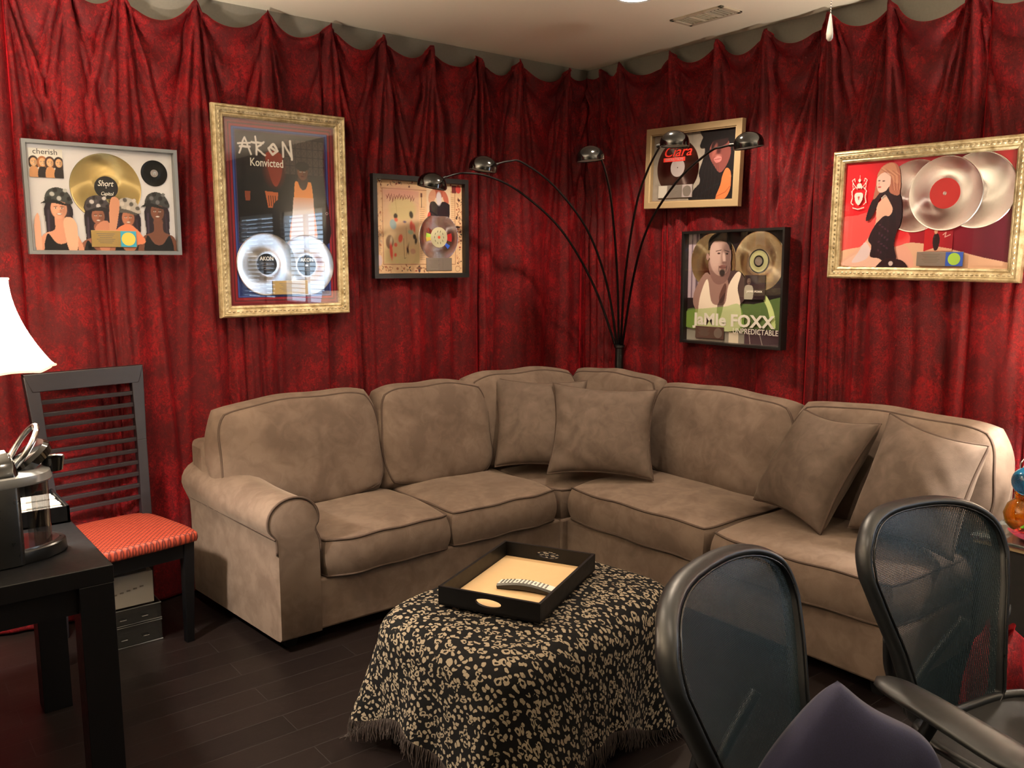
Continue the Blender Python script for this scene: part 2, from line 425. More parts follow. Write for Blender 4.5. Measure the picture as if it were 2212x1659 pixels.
# ------------------------------------------------------------------ curtains
PIN_L = [(-5.6, 2.70), (-5.2, 2.70), (-4.75, 2.70), (-4.3, 2.70), (-3.9, 2.70), (-3.55, 2.70), (-3.2, 2.71), (-2.98, 2.715), (-2.767, 2.72), (-2.454, 2.735), (-2.119, 2.745), (-1.791, 2.745), (-1.494, 2.735), (-1.201, 2.73), (-0.884, 2.725), (-0.595, 2.74), (-0.208, 2.745), (0.0, 2.745)]
PIN_R = [(0.0, 2.745), (0.18, 2.74), (0.355, 2.745), (0.737, 2.745), (1.064, 2.742), (1.364, 2.735), (1.707, 2.74), (2.0, 2.73), (2.36, 2.70), (2.72, 2.70), (3.1, 2.70), (3.5, 2.70), (3.8, 2.70)]
def gs(x, w): return np.exp(-(x / w) ** 2)
def curtain(name, u0, u1, pins, wall, seed, label, step=0.0085, puddle=0.0):
    """wall 'L': runs along x at y=0 (u = x); wall 'R': runs along y at x=0 (u = -y). Drape depth is measured into the room."""
    rs = np.random.RandomState(seed)
    nu = int((u1 - u0) / step) + 1; nv = 260
    u = np.linspace(u0, u1, nu)
    P = sorted(pins); px = np.array([p[0] for p in P]); pz = np.array([p[1] for p in P])
    k = np.clip(np.searchsorted(px, u, side='right') - 1, 0, len(px) - 2)
    bw = px[k + 1] - px[k]; t = (u - px[k]) / bw
    chord = pz[k] + (pz[k + 1] - pz[k]) * t
    par = 4 * t * (1 - t)
    sw = np.clip(0.34 * bw, 0.03, 0.11) * np.array([0.85 + 0.3 * ((i * 37) % 10) / 10 for i in k])
    ztop = chord - sw * par ** 0.85
    s = np.linspace(0, 1, nv)[None, :] ** 1.15
    zt = ztop[:, None]
    Z = zt + (0.012 - zt) * s
    U = np.repeat(u[:, None], nv, 1)
    dz = np.clip(chord[:, None] - Z, 0, None)            # distance below the line of pins
    T = t[:, None]; PR = par[:, None]
    D = np.zeros_like(Z)
    # folds hanging from every pin, fanning out as they fall
    for i, (x, z) in enumerate(P):
        D = D + 0.040 * gs(U - x - 0.01 * np.sin(dz * 3 + i), 0.010 + 0.016 * np.minimum(dz, 1.5)) * np.exp(-(dz / 1.5) ** 2)
        for q in (-3, -2, -1, 1, 2, 3):
            spread = q * (0.050 + 0.035 * rs.rand()) + 0.012 * rs.randn()
            path = x + spread * np.minimum(dz, 1.6) ** (0.75 + 0.35 * rs.rand()) + 0.012 * np.sin(dz * (2 + 2 * rs.rand()) + 6 * rs.rand())
            w = 0.006 + 0.016 * np.minimum(dz, 1.3) * (0.6 + 0.8 * rs.rand())
            life = rs.uniform(0.5, 2.6) if abs(q) < 2 else rs.uniform(0.3, 1.1)
            A = rs.uniform(0.016, 0.040) * np.exp(-(dz / life) ** 2) * (0.5 + 0.5 * np.minimum(dz / .15, 1))
            D = D + A * gs(U - path, w) - 0.7 * A * gs(U - path - w * 1.7 * np.sign(q), w)
    # swags sagging between neighbouring pins
    S = dz / (PR ** 0.85 + 0.10)
    ph = rs.uniform(0, 6.28, len(P))[k][:, None]
    D = D + 0.020 * np.cos(S * 2 * np.pi / (0.13 + 0.10 * S) + ph * .3) * np.exp(-(S / 0.60) ** 2) * PR
    D = D + 0.022 * gs(S - sw[:, None] - .01, 0.028)         # rolled hem along the top edge
    # long folds that run to the floor, gathering here and there
    n_long = int((u1 - u0) / 0.105)
    for i in range(n_long):
        c = rs.uniform(u0, u1); lean = rs.uniform(-0.06, 0.06); w = rs.uniform(0.010, 0.044); a = rs.uniform(0.012, 0.040)
        st = rs.uniform(0.1, 1.7); wob = rs.uniform(0.004, 0.016); fr = rs.uniform(1.5, 4)
        path = c + lean * dz + wob * np.sin(fr * dz + i); sg = 1 if i % 3 else -1
        D = D + sg * a * gs(U - path, w * (0.7 + 0.3 * dz)) / (1 + np.exp(-(dz - st) * 4))
    # broad billows
    for i in range(5):
        D = D + 0.010 * np.sin(U * rs.uniform(6, 19) + Z * rs.uniform(-1.5, 1.5) + rs.uniform(0, 6))
    # pleat bundles
    for c in np.arange(u0 + 0.2, u1, 0.8) + rs.uniform(-.15, .15, len(np.arange(u0 + 0.2, u1, 0.8))):
        D = D + 0.013 * np.sin((U - c - 0.03 * dz) * 2 * np.pi / 0.036) * gs(U - c - 0.02 * np.sin(dz * 2), 0.08) / (1 + np.exp(-(dz - 0.8) * 4))
    D = 0.043 + 0.038 * np.tanh(D / 0.040)
    if puddle: D = D + puddle * np.clip((0.25 - Z) / 0.25, 0, 1) ** 2
    edge = np.minimum(np.clip((U - u0) / 0.02, 0, 1), np.clip((u1 - U) / 0.02, 0, 1)); D = 0.030 + (D - 0.030) * edge
    if wall == 'L': V = np.stack([U, -D, Z], -1)
    else: V = np.stack([-D, -U, Z], -1)
    V = V.reshape(-1, 3); Fc = gridfaces(nu, nv)
    if wall == 'R': Fc = Fc[:, ::-1] if False else Fc
    o = mk(name, V, Fc.tolist(), M['velvet'], auto=0)
    so = o.modifiers.new('cloth thickness', 'SOLIDIFY'); so.thickness = 0.002; so.offset = -1
    return tag(o, label, 'curtain', 'crushed velvet drapes hung around the room')
curtain('velvet_curtain', -5.6, -3.205, PIN_L, 'L', 11, 'crushed red velvet drape behind the lit table lamp, left of the four-women record frame', step=0.014)
curtain('velvet_curtain', -3.203, -1.838, PIN_L, 'L', 23, 'crushed red velvet drape carrying the four-women record frame and the tall gold frame')
curtain('velvet_curtain', -1.836, -0.888, PIN_L, 'L', 31, 'crushed red velvet drape behind the small black framed parchment print')
curtain('velvet_curtain', -0.886, -0.031, PIN_L, 'L', 47, 'crushed red velvet drape filling the room corner left of the arc lamp pole')
curtain('velvet_curtain', 0.031, 0.714, PIN_R, 'R', 53, 'crushed red velvet drape in the room corner right of the arc lamp pole')
curtain('velvet_curtain', 0.716, 1.649, PIN_R, 'R', 61, 'crushed red velvet drape behind the champagne frame and the black frame with green print')
curtain('velvet_curtain', 1.651, 2.425, PIN_R, 'R', 71, 'crushed red velvet drape behind the left part of the wide gold frame')
curtain('velvet_curtain', 2.427, 3.8, PIN_R, 'R', 83, 'crushed red velvet drape at the right edge of the photo behind the end table', step=0.012)

# ------------------------------------------------------------------ painted artwork
class Art:
    def __init__(s, w, h, bg, res=0.0021):
        s.w, s.h = w, h; s.nx, s.ny = int(w / res) + 1, int(h / res) + 1
        s.U, s.V = np.meshgrid(np.linspace(0, 1, s.nx), np.linspace(0, 1, s.ny), indexing='ij')
        s.X, s.Y = s.U * w, s.V * h
        s.C = np.zeros((s.nx, s.ny, 3)); s.C[:] = lin(bg) if bg is not None else 0
        s.A = np.ones((s.nx, s.ny)) if bg is not None else np.zeros((s.nx, s.ny))
        s.e = res * 0.8
    def put(s, m, col, a=1.0):
        m = np.clip(m, 0, 1) * a
        c = lin(col) if not isinstance(col, np.ndarray) or col.ndim == 1 else col
        s.C = s.C * (1 - m[..., None]) + c * m[..., None]; s.A = np.maximum(s.A, m); return s
    def rect(s, u0, v0, u1, v1, col, a=1.0):
        d = np.minimum(np.minimum(s.X - u0 * s.w, u1 * s.w - s.X), np.minimum(s.Y - v0 * s.h, v1 * s.h - s.Y))
        return s.put(0.5 + d / s.e, col, a)
    def frame(s, u0, v0, u1, v1, t, col):
        d = np.minimum(np.minimum(s.X - u0 * s.w, u1 * s.w - s.X), np.minimum(s.Y - v0 * s.h, v1 * s.h - s.Y))
        return s.put((0.5 + d / s.e).clip(0, 1) * (0.5 + (t - d) / s.e).clip(0, 1), col)
    def ell(s, u, v, ru, rv, col, rot=0, a=1.0, soft=0.0):
        x, y = s.X - u * s.w, s.Y - v * s.h; c, sn = math.cos(R(rot)), math.sin(R(rot))
        x, y = x * c + y * sn, -x * sn + y * c
        r = np.sqrt((x / (ru * s.w)) ** 2 + (y / (rv * s.h)) ** 2)
        return s.put(0.5 + (1 - r) * min(ru * s.w, rv * s.h) / (s.e + soft), col, a)
    def poly(s, pts, col, a=1.0, smooth=True):
        P = spline([np.array([p[0] * s.w, p[1] * s.h]) for p in pts], 4, True) if smooth else [np.array([p[0] * s.w, p[1] * s.h]) for p in pts]
        P = np.array(P); ins = np.zeros(s.X.shape, bool); n = len(P)
        for i in range(n):
            x1, y1 = P[i]; x2, y2 = P[(i + 1) % n]
            if y1 == y2: continue
            c = ((y1 > s.Y) != (y2 > s.Y)); xi = (x2 - x1) * (s.Y - y1) / (y2 - y1) + x1
            ins ^= c & (s.X < xi)
        return s.put(ins.astype(float), col, a)
    def line(s, pts, wid, col, a=1.0, jit=None):
        d = np.full(s.X.shape, 9.0); P = [(p[0] * s.w, p[1] * s.h) for p in pts]
        for (x1, y1), (x2, y2) in zip(P[:-1], P[1:]):
            L = (x2 - x1) ** 2 + (y2 - y1) ** 2 + 1e-12
            t = (((s.X - x1) * (x2 - x1) + (s.Y - y1) * (y2 - y1)) / L).clip(0, 1)
            dd = np.hypot(s.X - x1 - t * (x2 - x1), s.Y - y1 - t * (y2 - y1))
            d = np.minimum(d, dd)
        return s.put(0.5 + (wid / 2 - d) / s.e, col, a)
    def grad(s, f, c1, c2, mask=None):
        f = np.clip(f, 0, 1)[..., None]; c = lin(c1) * (1 - f) + lin(c2) * f
        m = np.ones(s.X.shape) if mask is None else mask
        s.C = s.C * (1 - m[..., None]) + c * m[..., None]; s.A = np.maximum(s.A, m); return s
    def mottle(s, amt, seed=1, cells=30):
        rs = np.random.RandomState(seed); q = rs.rand(cells + 2, cells + 2)
        x, y = s.U * cells, s.V * cells; i, j = x.astype(int), y.astype(int); fx, fy = x - i, y - j
        n = q[i, j] * (1 - fx) * (1 - fy) + q[i + 1, j] * fx * (1 - fy) + q[i, j + 1] * (1 - fx) * fy + q[i + 1, j + 1] * fx * fy
        s.C = np.clip(s.C * (1 + amt * (n[..., None] - 0.5)), 0, 1); return s
    def face(s, u, v, r, skin, hair, look=0.0, tilt=0.0, smile=True, beard=False, brows=True):
        """generic portrait head; r is the head's half height in metres"""
        ru, rv = r * 0.74 / s.w, r / s.h; sk = np.array(skin, float); k = look * 0.3
        s.ell(u, v, ru, rv, sk, tilt)
        s.ell(u - ru * .45, v + rv * .12, ru * .42, rv * .5, sk * 1.12, tilt, 0.35, r * .25)
        s.ell(u + ru * .62, v + rv * .1, ru * .35, rv * .7, sk * 0.62, tilt, 0.5, r * .3)
        for sd in (-1, 1):
            s.ell(u + ru * (k + sd * .38), v - rv * .06, ru * .17, rv * .065, (235, 225, 215), tilt)
            s.ell(u + ru * (k + sd * .38 + look * .05), v - rv * .06, ru * .085, rv * .07, (24, 16, 14), tilt)
            if brows: s.ell(u + ru * (k + sd * .4), v - rv * .21, ru * .24, rv * .04, sk * .28, tilt + sd * 6)
        s.ell(u + ru * (k + .12), v + rv * .22, ru * .2, rv * .1, sk * .66, tilt, .8, r * .08)
        s.ell(u + ru * k, v + rv * .16, ru * .1, rv * .2, sk * 1.2, tilt, .5, r * .1)
        s.ell(u + ru * k, v + rv * .52, ru * .34, rv * .115, sk * .5 + np.array([30, 0, 0]), tilt)
        if smile: s.ell(u + ru * k, v + rv * .51, ru * .27, rv * .065, (240, 234, 226), tilt)
        if beard:
            s.ell(u + ru * k, v + rv * .86, ru * .3, rv * .2, sk * .2, tilt, .9, r * .1)
    def build(s, parent, y, name='printed_artwork', cx=0.0, cz=0.0, label=None):
        V = np.stack([s.X - s.w / 2 + cx, np.full(s.X.shape, y), s.h / 2 - s.Y + cz], -1).reshape(-1, 3)
        Fc = gridfaces(s.nx, s.ny)
        keep = (s.A.reshape(-1)[Fc].min(1) > 0.5); Fc = Fc[keep]
        Fc = Fc[:, ::-1]
        used = np.unique(Fc); mp = np.zeros(len(V), int); mp[used] = np.arange(len(used)); V = V[used]; Fc = mp[Fc]; C = s.C.reshape(-1, 3)[used]
        me = bpy.data.meshes.new(name); me.vertices.add(len(V)); me.vertices.foreach_set('co', V.ravel())
        me.loops.add(len(Fc) * 4); me.loops.foreach_set('vertex_index', Fc.ravel().astype(np.int32))
        me.polygons.add(len(Fc)); me.polygons.foreach_set('loop_start', np.arange(len(Fc), dtype=np.int32) * 4)
        me.update(calc_edges=True); me.validate()
        at = me.color_attributes.new('print', 'FLOAT_COLOR', 'POINT')
        at.data.foreach_set('color', np.concatenate([C, np.ones((len(C), 1))], 1).ravel())
        me.materials.append(M['art'])
        o = bpy.data.objects.new(name, me); COL.objects.link(o); o.parent = parent
        if label: o['label'] = label
        return o
    def pix(s, u, v, y=0): return (u * s.w - s.w / 2, y, s.h / 2 - v * s.h)

def frame_mesh(w, h, prof, name, mat, parent, yback=0.0):
    """mitred moulding; prof = [(distance in from the outer edge, height off the wall)]"""
    V = []
    for (i_, y_) in prof:
        a, b = w / 2 - i_, h / 2 - i_
        V += [(-a, -y_, -b), (a, -y_, -b), (a, -y_, b), (-a, -y_, b)]
    n = len(prof); Fc = []
    for k in range(n):
        k2 = (k + 1) % n
        for c in range(4):
            Fc.append((k * 4 + c, k * 4 + (c + 1) % 4, k2 * 4 + (c + 1) % 4, k2 * 4 + c))
    return fixn(mk(name, V, Fc, mat, parent, smooth=False))
def record(parent, c, r, mat, label_mat, lr=0.05, th=0.003, hole=None, name='record', lname='centre_label', clip=None, yoff=0.0):
    """flat disc facing -Y centred at c with a raised label"""
    prof = [(0.003, 0), (r * 0.995, 0), (r, th * .5), (r * 0.99, th), (r * 0.965, th * 0.8), (lr * 1.35, th * 0.8), (lr * 1.3, th * 0.9), (lr, th * 0.9), (0.003, th * .9)]
    d = MB().lathe(prof, n=96, axis='Y', cap=False)
    if clip:
        d.v = [(x, y, max(-clip, min(clip, z))) for x, y, z in d.v]
    d = fixn(d.build(name, mat, parent, loc=c, auto=50))
    l = fixn(MB().lathe([(0.0035, th * .9), (lr, th * .9), (lr, th + .0006), (0.0035, th + .0006)], n=48, axis='Y', cap=False).build(lname, label_mat, d))
    if hole: fixn(MB().lathe([(0.0005, th), (hole, th), (hole, th + .0012), (0.0005, th + .0012)], n=32, axis='Y').build('spindle_ring', M['disc_silver'], d))
    return d
def plaque(parent, a, b, y, mat, seal=None, seal_mat=None, split=0.62, seal_round=True):
    """engraved plate from (x,z)=a to b"""
    p = MB().box((a[0], y - 0.003, a[1]), (b[0], y, b[1])).build('plaque', mat, parent, smooth=False, bevel=0.0008)
    w, h = b[0] - a[0], b[1] - a[1]; n = 6
    m = MB()
    for i in range(n):
        hw = w * split * (0.32 - 0.05 * (i % 3)); zz = b[1] - h * (0.2 + 0.11 * i); xc = a[0] + w * split / 2
        m.box((xc - hw, y - 0.0034, zz - h * .015), (xc + hw, y - 0.003, zz + h * .015))
    m.build('engraved_lines', M['ink_grey'], p, smooth=False)
    if seal:
        sx0 = a[0] + w * split
        s_ = MB().box((sx0 + w * .01, y - 0.0042, a[1] + h * .02), (b[0] - w * .01, y - 0.003, b[1] - h * .02)).build('seal', seal, p, smooth=False)
        if seal_mat:
            cx, cz, rr = (sx0 + b[0]) / 2, (a[1] + b[1]) / 2, min(b[0] - sx0, h) * 0.42
            fixn(MB().lathe([(0.0002, 0), (rr, 0), (rr, 0.001), (0.0002, 0.001)], c=(cx, y - 0.0042, cz), n=32, axis='Y').build('seal_emblem', seal_mat, p))
    return p
def picture(name, label, w, h, pos, wall, prof, fmat, roll=0.0, cat='framed record', depth=0.034):
    """pos = (along the wall, height); hangs in front of the drapes"""
    off = 0.088
    if wall == 'L': loc, rz = (pos[0], -off, pos[1]), 0.0
    else: loc, rz = (-off, pos[0], pos[1]), R(-90)
    t = thing(name, label, cat, loc, (0, R(roll), rz), 'framed record awards on the drapes')
    frame_mesh(w, h, prof, 'frame', fmat, t)
    ins = max(p[0] for p in prof)
    MB().box((-w / 2 + ins * .5, -0.004, -h / 2 + ins * .5), (w / 2 - ins * .5, 0.0, h / 2 - ins * .5)).build('backing_board', M['black_frame'], t, smooth=False)
    return t, w - 2 * ins, h - 2 * ins
def pane(t, w, h, y): return MB().box((-w / 2, -y - 0.001, -h / 2), (w / 2, -y + 0.001, h / 2)).build('glass_pane', M['glass'], t, smooth=False)
GOLD = [(0, 0), (0, .022), (.006, .034), (.012, .036), (.016, .030), (.020, .031), (.036, .028), (.040, .022), (.046, .024), (.054, .018), (.056, .008), (.056, 0)]
def relief(t, w, h):
    """row of cast leaf ornaments in the hollow of a gold moulding"""
    m = MB(); d = 0.028
    def bead(x, z, hor):
        a, b = (0.0095, 0.0062) if hor else (0.0062, 0.0095)
        V = [(x, -0.0355, z)]; n = 8
        for k in range(n): q = 2 * math.pi * k / n; V.append((x + a * math.cos(q), -0.0285, z + b * math.sin(q)))
        m.add(V, [(0, 1 + k, 1 + (k + 1) % n) for k in range(n)])
    n1 = int((w - 0.05) / 0.021); n2 = int((h - 0.05) / 0.021)
    for i in range(n1):
        x = -w / 2 + d + (w - 2 * d) * (i + .5) / n1
        for sgn in (-1, 1): bead(x, sgn * (h / 2 - d), True)
    for i in range(n2):
        z = -h / 2 + d + (h - 2 * d) * (i + .5) / n2
        for sgn in (-1, 1): bead(sgn * (w / 2 - d), z, False)
    m.build('moulded_ornament', M['gold_relief'], t)

# --- frame 1: silver frame, four women in caps
t, iw, ih = picture('framed_gold_record', 'grey metal frame with a gold record above four smiling women in caps', .605, .456, (-2.889, 1.835), 'L',
    [(0, 0), (0, .034), (.014, .034), (.017, .028), (.017, 0)], M['silver_frame'])
a = Art(iw, ih, (228, 228, 232)); a.grad(a.V * .8, (236, 236, 240), (205, 205, 214))
a.build(t, -0.006, 'artwork')
record(t, (iw * (.515 - .5), -0.006, ih * (.5 - .375)), .142, M['disc_gold'], M['label_black'], .047)
record(t, (iw * (.865 - .5), -0.006, ih * (.5 - .205)), .056, M['disc_black'], M['label_grey'], .016, name='compact_disc', hole=.008)
text_part('Short', .034, M['ink_white'], t, (iw * .015 - .034, -0.0104, ih * .125 + .006), 'label_lettering', .8, .0004, shear=.3)
text_part('Capitol', .021, M['ink_white'], t, (iw * .015 - .024, -0.0104, ih * .125 - .032), 'label_lettering', .8, .0002, shear=.3)
b = Art(iw, ih, None)
def cap_woman(u, v, r, skin, cap, cap2, side, hair=(34, 24, 34), bare=True):
    b.poly([(u - .085, v - .05), (u - .09, v + .2), (u - .10, v + .42), (u + .10, v + .42), (u + .085, v + .2), (u + .08, v - .05)], hair)
    b.line([(u - .07, v + .02), (u - .075, v + .36)], .008, (72, 56, 78), .6); b.line([(u + .06, v + .02), (u + .07, v + .3)], .006, (64, 50, 66), .6)
    b.poly([(u - .03, v + .08), (u - .035, v + .2), (u - .12, v + .26), (u - .14, v + .45), (u + .13, v + .45), (u + .12, v + .26), (u + .04, v + .2), (u + .035, v + .08)], tuple(np.array(skin) * .95))
    b.poly([(u - .085, v + .24), (u - .03, v + .33), (u + .03, v + .33), (u + .085, v + .24), (u + .10, v + .45), (u - .10, v + .45)], (16, 14, 18))
    b.face(u, v, r, skin, hair)
    b.poly([(u - .088, v - .055), (u - .075, v - .16), (u - .02, v - .205), (u + .045, v - .19), (u + .085, v - .12), (u + .09, v - .045), (u, v - .075)], cap)
    for i in range(7): b.ell(u - .06 + .022 * i, v - .10 - .04 * ((i * 7) % 3), .016, .02, cap2 if i % 2 else tuple(np.array(cap) * .5), 30 * i)
    b.poly([(u - .09 + side * .03, v - .045), (u - .02 + side * .05, v - .09), (u + .06 + side * .05, v - .07), (u + .09 + side * .03, v - .03), (u + side * .05, v - .055)], tuple(np.array(cap) * .45))
cap_woman(.445, .66, .034, (150, 96, 76), (72, 66, 70), (205, 200, 200), .6)
cap_woman(.655, .67, .034, (176, 112, 86), (186, 180, 172), (208, 202, 194), -.6)
cap_woman(.87, .60, .038, (120, 76, 60), (60, 62, 64), (112, 112, 116), -1)
cap_woman(.185, .60, .041, (226, 160, 132), (64, 68, 68), (190, 192, 190), -.9)
b.poly([(.02, .72), (.055, .66), (.06, 1.0), (.02, 1.0)], (232, 176, 150)); b.poly([(.21, .72), (.26, .68), (.30, .76), (.29, 1.0), (.235, 1.0)], (236, 180, 152))
b.poly([(.42, .78), (.50, .70), (.53, .80), (.51, 1.0), (.45, 1.0)], (196, 132, 106)); b.poly([(.56, .80), (.66, .73), (.76, .86), (.75, .93), (.57, .93)], (222, 132, 96))
b.poly([(.53, .52), (.56, .46), (.60, .50), (.58, .70), (.54, .9), (.52, .8)], (206, 146, 116))
b.build(t, -0.0125, 'cutout_portraits', label='cut-out print of four women in caps')
c = Art(.125, .115, (238, 236, 228), .0016)
for i, (u, hc) in enumerate(((.14, (60, 40, 34)), (.4, (170, 110, 70)), (.62, (70, 44, 40)), (.88, (50, 34, 34)))):
    c.ell(u, .5, .16, .24, hc); c.poly([(u - .1, .66), (u + .1, .66), (u + .16, 1), (u - .14, 1)], (206, 150, 104) if i % 2 == 0 else (40, 34, 36)); c.face(u, .48, .017, (226, 178, 132), hc)
c.build(t, -0.0095, 'album_cover', cx=-iw / 2 + .071, cz=ih / 2 - .072)
text_part('cherish', .031, M['ink_dark'], t, (-iw / 2 + .024, -0.0098, ih / 2 - .037), 'title_lettering', 1.02, .0)
plaque(t, (iw * (.388 - .5), ih * (.5 - .965)), (iw * (.705 - .5), ih * (.5 - .80)), -0.0135, M['plate_gold'], M['seal_cyan'], M['seal_yellow'], .63)
pane(t, iw, ih, .024)

# --- frame 2: tall gold frame
t, iw, ih = picture('framed_platinum_record', 'tall ornate gold frame holding two silver records below a dark album poster', .665, .973, (-2.088, 1.802), 'L', GOLD, M['gold'])
relief(t, .665, .973)
a = Art(iw, ih, (120, 22, 34)); a.frame(.0, .0, 1, 1, .010, (92, 16, 28)); a.frame(.035, .022, .965, .978, .004, (16, 8, 14)); a.frame(.052, .033, .948, .967, .006, (138, 24, 40)); a.frame(.062, .04, .938, .96, .003, (18, 12, 24))
a.rect(.068, .044, .932, .956, (22, 40, 96)); a.frame(.068, .044, .932, .956, .006, (52, 74, 148))
a.frame(.094, .058, .906, .662, .0022, (96, 54, 60))
a.rect(.098, .061, .902, .659, (9, 9, 14)); a.grad((a.V - .06) / .25, (40, 30, 32), (9, 9, 14), ((a.U > .1) & (a.U < .9) & (a.V > .062) & (a.V < .31)).astype(float))
a.rect(.52, .085, .9, .275, (66, 54, 54))
for i in range(7):
    u = .52 + .0545 * i; a.line([(u, .085), (u, .275)], .0035, (16, 13, 16)); 
    for j in range(4):
        v = .085 + .0475 * j; a.line([(.52, v), (.9, v)], .003, (16, 13, 16)); 
        if i < 7: a.line([(u, v), (u + .0545, v + .0475)], .0016, (24, 20, 22)); a.line([(u + .0545, v), (u, v + .0475)], .0016, (24, 20, 22))
a.poly([(.36, .17), (.50, .17), (.50, .27), (.46, .34), (.42, .34), (.38, .27)], (150, 50, 30), .9)
a.ell(.43, .25, .09, .09, (120, 40, 26), 0, .5, .03)
a.poly([(.34, .375), (.46, .38), (.445, .465), (.365, .465)], (176, 92, 52), 1, False)
for i in range(4): a.line([(.37 + .02 * i, .40), (.375 + .02 * i, .455)], .004, (30, 16, 14))
a.poly([(.16, .38), (.21, .38), (.205, .43), (.165, .43)], (120, 56, 34), 1, False)
a.ell(.64, .465, .235, .075, (20, 20, 26)); a.rect(.40, .47, .9, .655, (14, 16, 26))
a.poly([(.53, .345), (.60, .315), (.82, .315), (.90, .36), (.93, .655), (.52, .655), (.44, .52)], (13, 14, 20))
a.poly([(.615, .325), (.645, .315), (.70, .335), (.745, .313), (.775, .33), (.79, .45), (.80, .655), (.56, .655), (.60, .45)], (236, 150, 78))
a.grad((a.V - .38) / .1, (238, 156, 84), (226, 224, 236), ((a.U > .6 - (a.V - .4) * .16) & (a.U < .79) & (a.V > .40) & (a.V < .655)).astype(float))
a.poly([(.645, .29), (.74, .29), (.725, .345), (.69, .36), (.66, .34)], (58, 34, 26)); a.face(.693, .262, .036, (112, 70, 54), (10, 8, 8), -.2, smile=False)
a.ell(.693, .228, .064, .026, (12, 9, 9)); a.ell(.915, .485, .013, .008, (150, 152, 160)); a.ell(.915, .485, .008, .005, (14, 14, 22))
rj = random.Random(5)
def scratch(P, sx, sy, ox, oy, wd=.0115):
    for pl in P:
        pts = [(ox + x * sx, oy + y * sy) for x, y in pl]
        q = []
        for (p, r_) in zip(pts[:-1], pts[1:]):
            for k in range(4): f = k / 4; q.append((p[0] + (r_[0] - p[0]) * f + rj.uniform(-.003, .003), p[1] + (r_[1] - p[1]) * f + rj.uniform(-.0015, .0015)))
        q.append(pts[-1]); a.line(q, wd * rj.uniform(.7, 1.1), (238, 234, 230)); a.line([(x + rj.uniform(-.006, .006), y + .002) for x, y in q], wd * .35, (238, 234, 230))
GLY = {'A': [[(0, 1.05), (.45, 0), (.95, 1.1)], [(.1, .62), (.85, .6)], [(-.1, .45), (.9, .35)]], 'K': [[(.2, -.1), (.25, 1.1)], [(.9, .2), (.25, .65), (.95, 1.1)], [(-.1, .3), (.8, .3)]],
       'o': [[(.5, .3), (.1, .6), (.4, 1.0), (.85, .75), (.6, .35), (.5, .3)], [(.35, .55), (.6, .7)]], 'N': [[(.15, 1.1), (.15, .1), (.85, 1.05), (.8, 0)], [(.8, 0), (.9, 1.25)]]}
for i, ch in enumerate('AKoN'): scratch(GLY[ch], .108, .080, .128 + .124 * i, .095)
a.rect(.15, .635, .38, .638, (120, 116, 112)); a.rect(.17, .643, .36, .646, (120, 116, 112))
a.build(t, -0.006, 'artwork', label='dark poster of a man in a pale shirt with scratched white lettering')
text_part('Konvicted', .052, M['ink_white'], t, (iw * (.215 - .5), -0.0066, ih * (.5 - .243)), 'title_lettering', .78, .0006)
for i, (u, v) in enumerate(((.325, .775), (.70, .782))):
    record(t, (iw * (u - .5), -0.006 - (0.004 if i == 0 else 0), ih * (.5 - v)), .148, M['disc_silver'], M['label_black'], .050, hole=None if i == 0 else .007)
    text_part('AKON', .026, M['ink_white'], t, (iw * (u - .5), -0.0143, ih * (.5 - v) + .018), 'label_lettering', .9, .0003, 'CENTER')
    m = MB()
    for k in range(4): m.box((iw * (u - .5) - .028 + .005 * k, -0.0143, ih * (.5 - v) + (.004 - .01 * k)), (iw * (u - .5) + .028 - .005 * k, -0.0135, ih * (.5 - v) + (.0065 - .01 * k)))
    m.build('label_small_print', M['ink_grey'], t, smooth=False)
plaque(t, (iw * (.37 - .5), ih * (.5 - .945)), (iw * (.70 - .5), ih * (.5 - .868)), -0.0145, M['plate_gold'], None, split=1.0)
pane(t, iw, ih, .021)

# --- frame 3: black frame, parchment
t, iw, ih = picture('framed_silver_disc', 'small black frame with a silver disc on a cream parchment print', .602, .536, (-1.308, 1.758), 'L',
    [(0, 0), (0, .034), (.024, .034), (.026, .02), (.026, 0)], M['black_frame'])
a = Art(iw, ih, (222, 186, 146)); rs = random.Random(8)
a.mottle(.12, 3, 40)
def doodles(n, box, cols, seed):
    r_ = random.Random(seed)
    for i in range(n):
        u, v = r_.uniform(box[0], box[2]), r_.uniform(box[1], box[3]); k = r_.random(); col = r_.choice(cols)
        if k < .5: a.line([(u, v), (u + r_.uniform(-.02, .02), v + r_.uniform(-.03, .03)), (u + r_.uniform(-.025, .025), v + r_.uniform(-.03, .03))], .0022, col)
        else: a.ell(u, v, r_.uniform(.004, .014), r_.uniform(.004, .016), col, r_.uniform(0, 90))
BR = [(90, 50, 40), (130, 80, 58), (44, 30, 34), (168, 110, 84), (150, 60, 50)]
doodles(46, (.01, .01, .98, .06), BR, 1); doodles(40, (.01, .92, .6, .98), BR, 2); doodles(52, (.01, .05, .07, .95), [(200, 150, 110), (168, 110, 84), (190, 160, 140)], 3); doodles(60, (.93, .15, .99, .95), BR, 4)
a.frame(.075, .085, .915, .905, .0028, (120, 62, 44)); a.grad(a.V * 1.1, (212, 168, 146), (200, 180, 132), ((a.U > .085) & (a.U < .485) & (a.V > .1) & (a.V < .895)).astype(float))
a.ell(.30, .30, .15, .13, (196, 180, 128), 0, .8, .02); a.ell(.28, .12, .2, .06, (206, 140, 130), 0, .6, .03)
x = .12
for i in range(11):   # brush scribbles along the top of the inner panel
    h_ = rs.uniform(.03, .075); a.line([(x, .15 + rs.uniform(-.01, .01)), (x + .014, .15 + h_), (x + .024, .15 + rs.uniform(0, .03)), (x + .008, .16 + h_)], .0026, (112, 38, 44)); x += .029
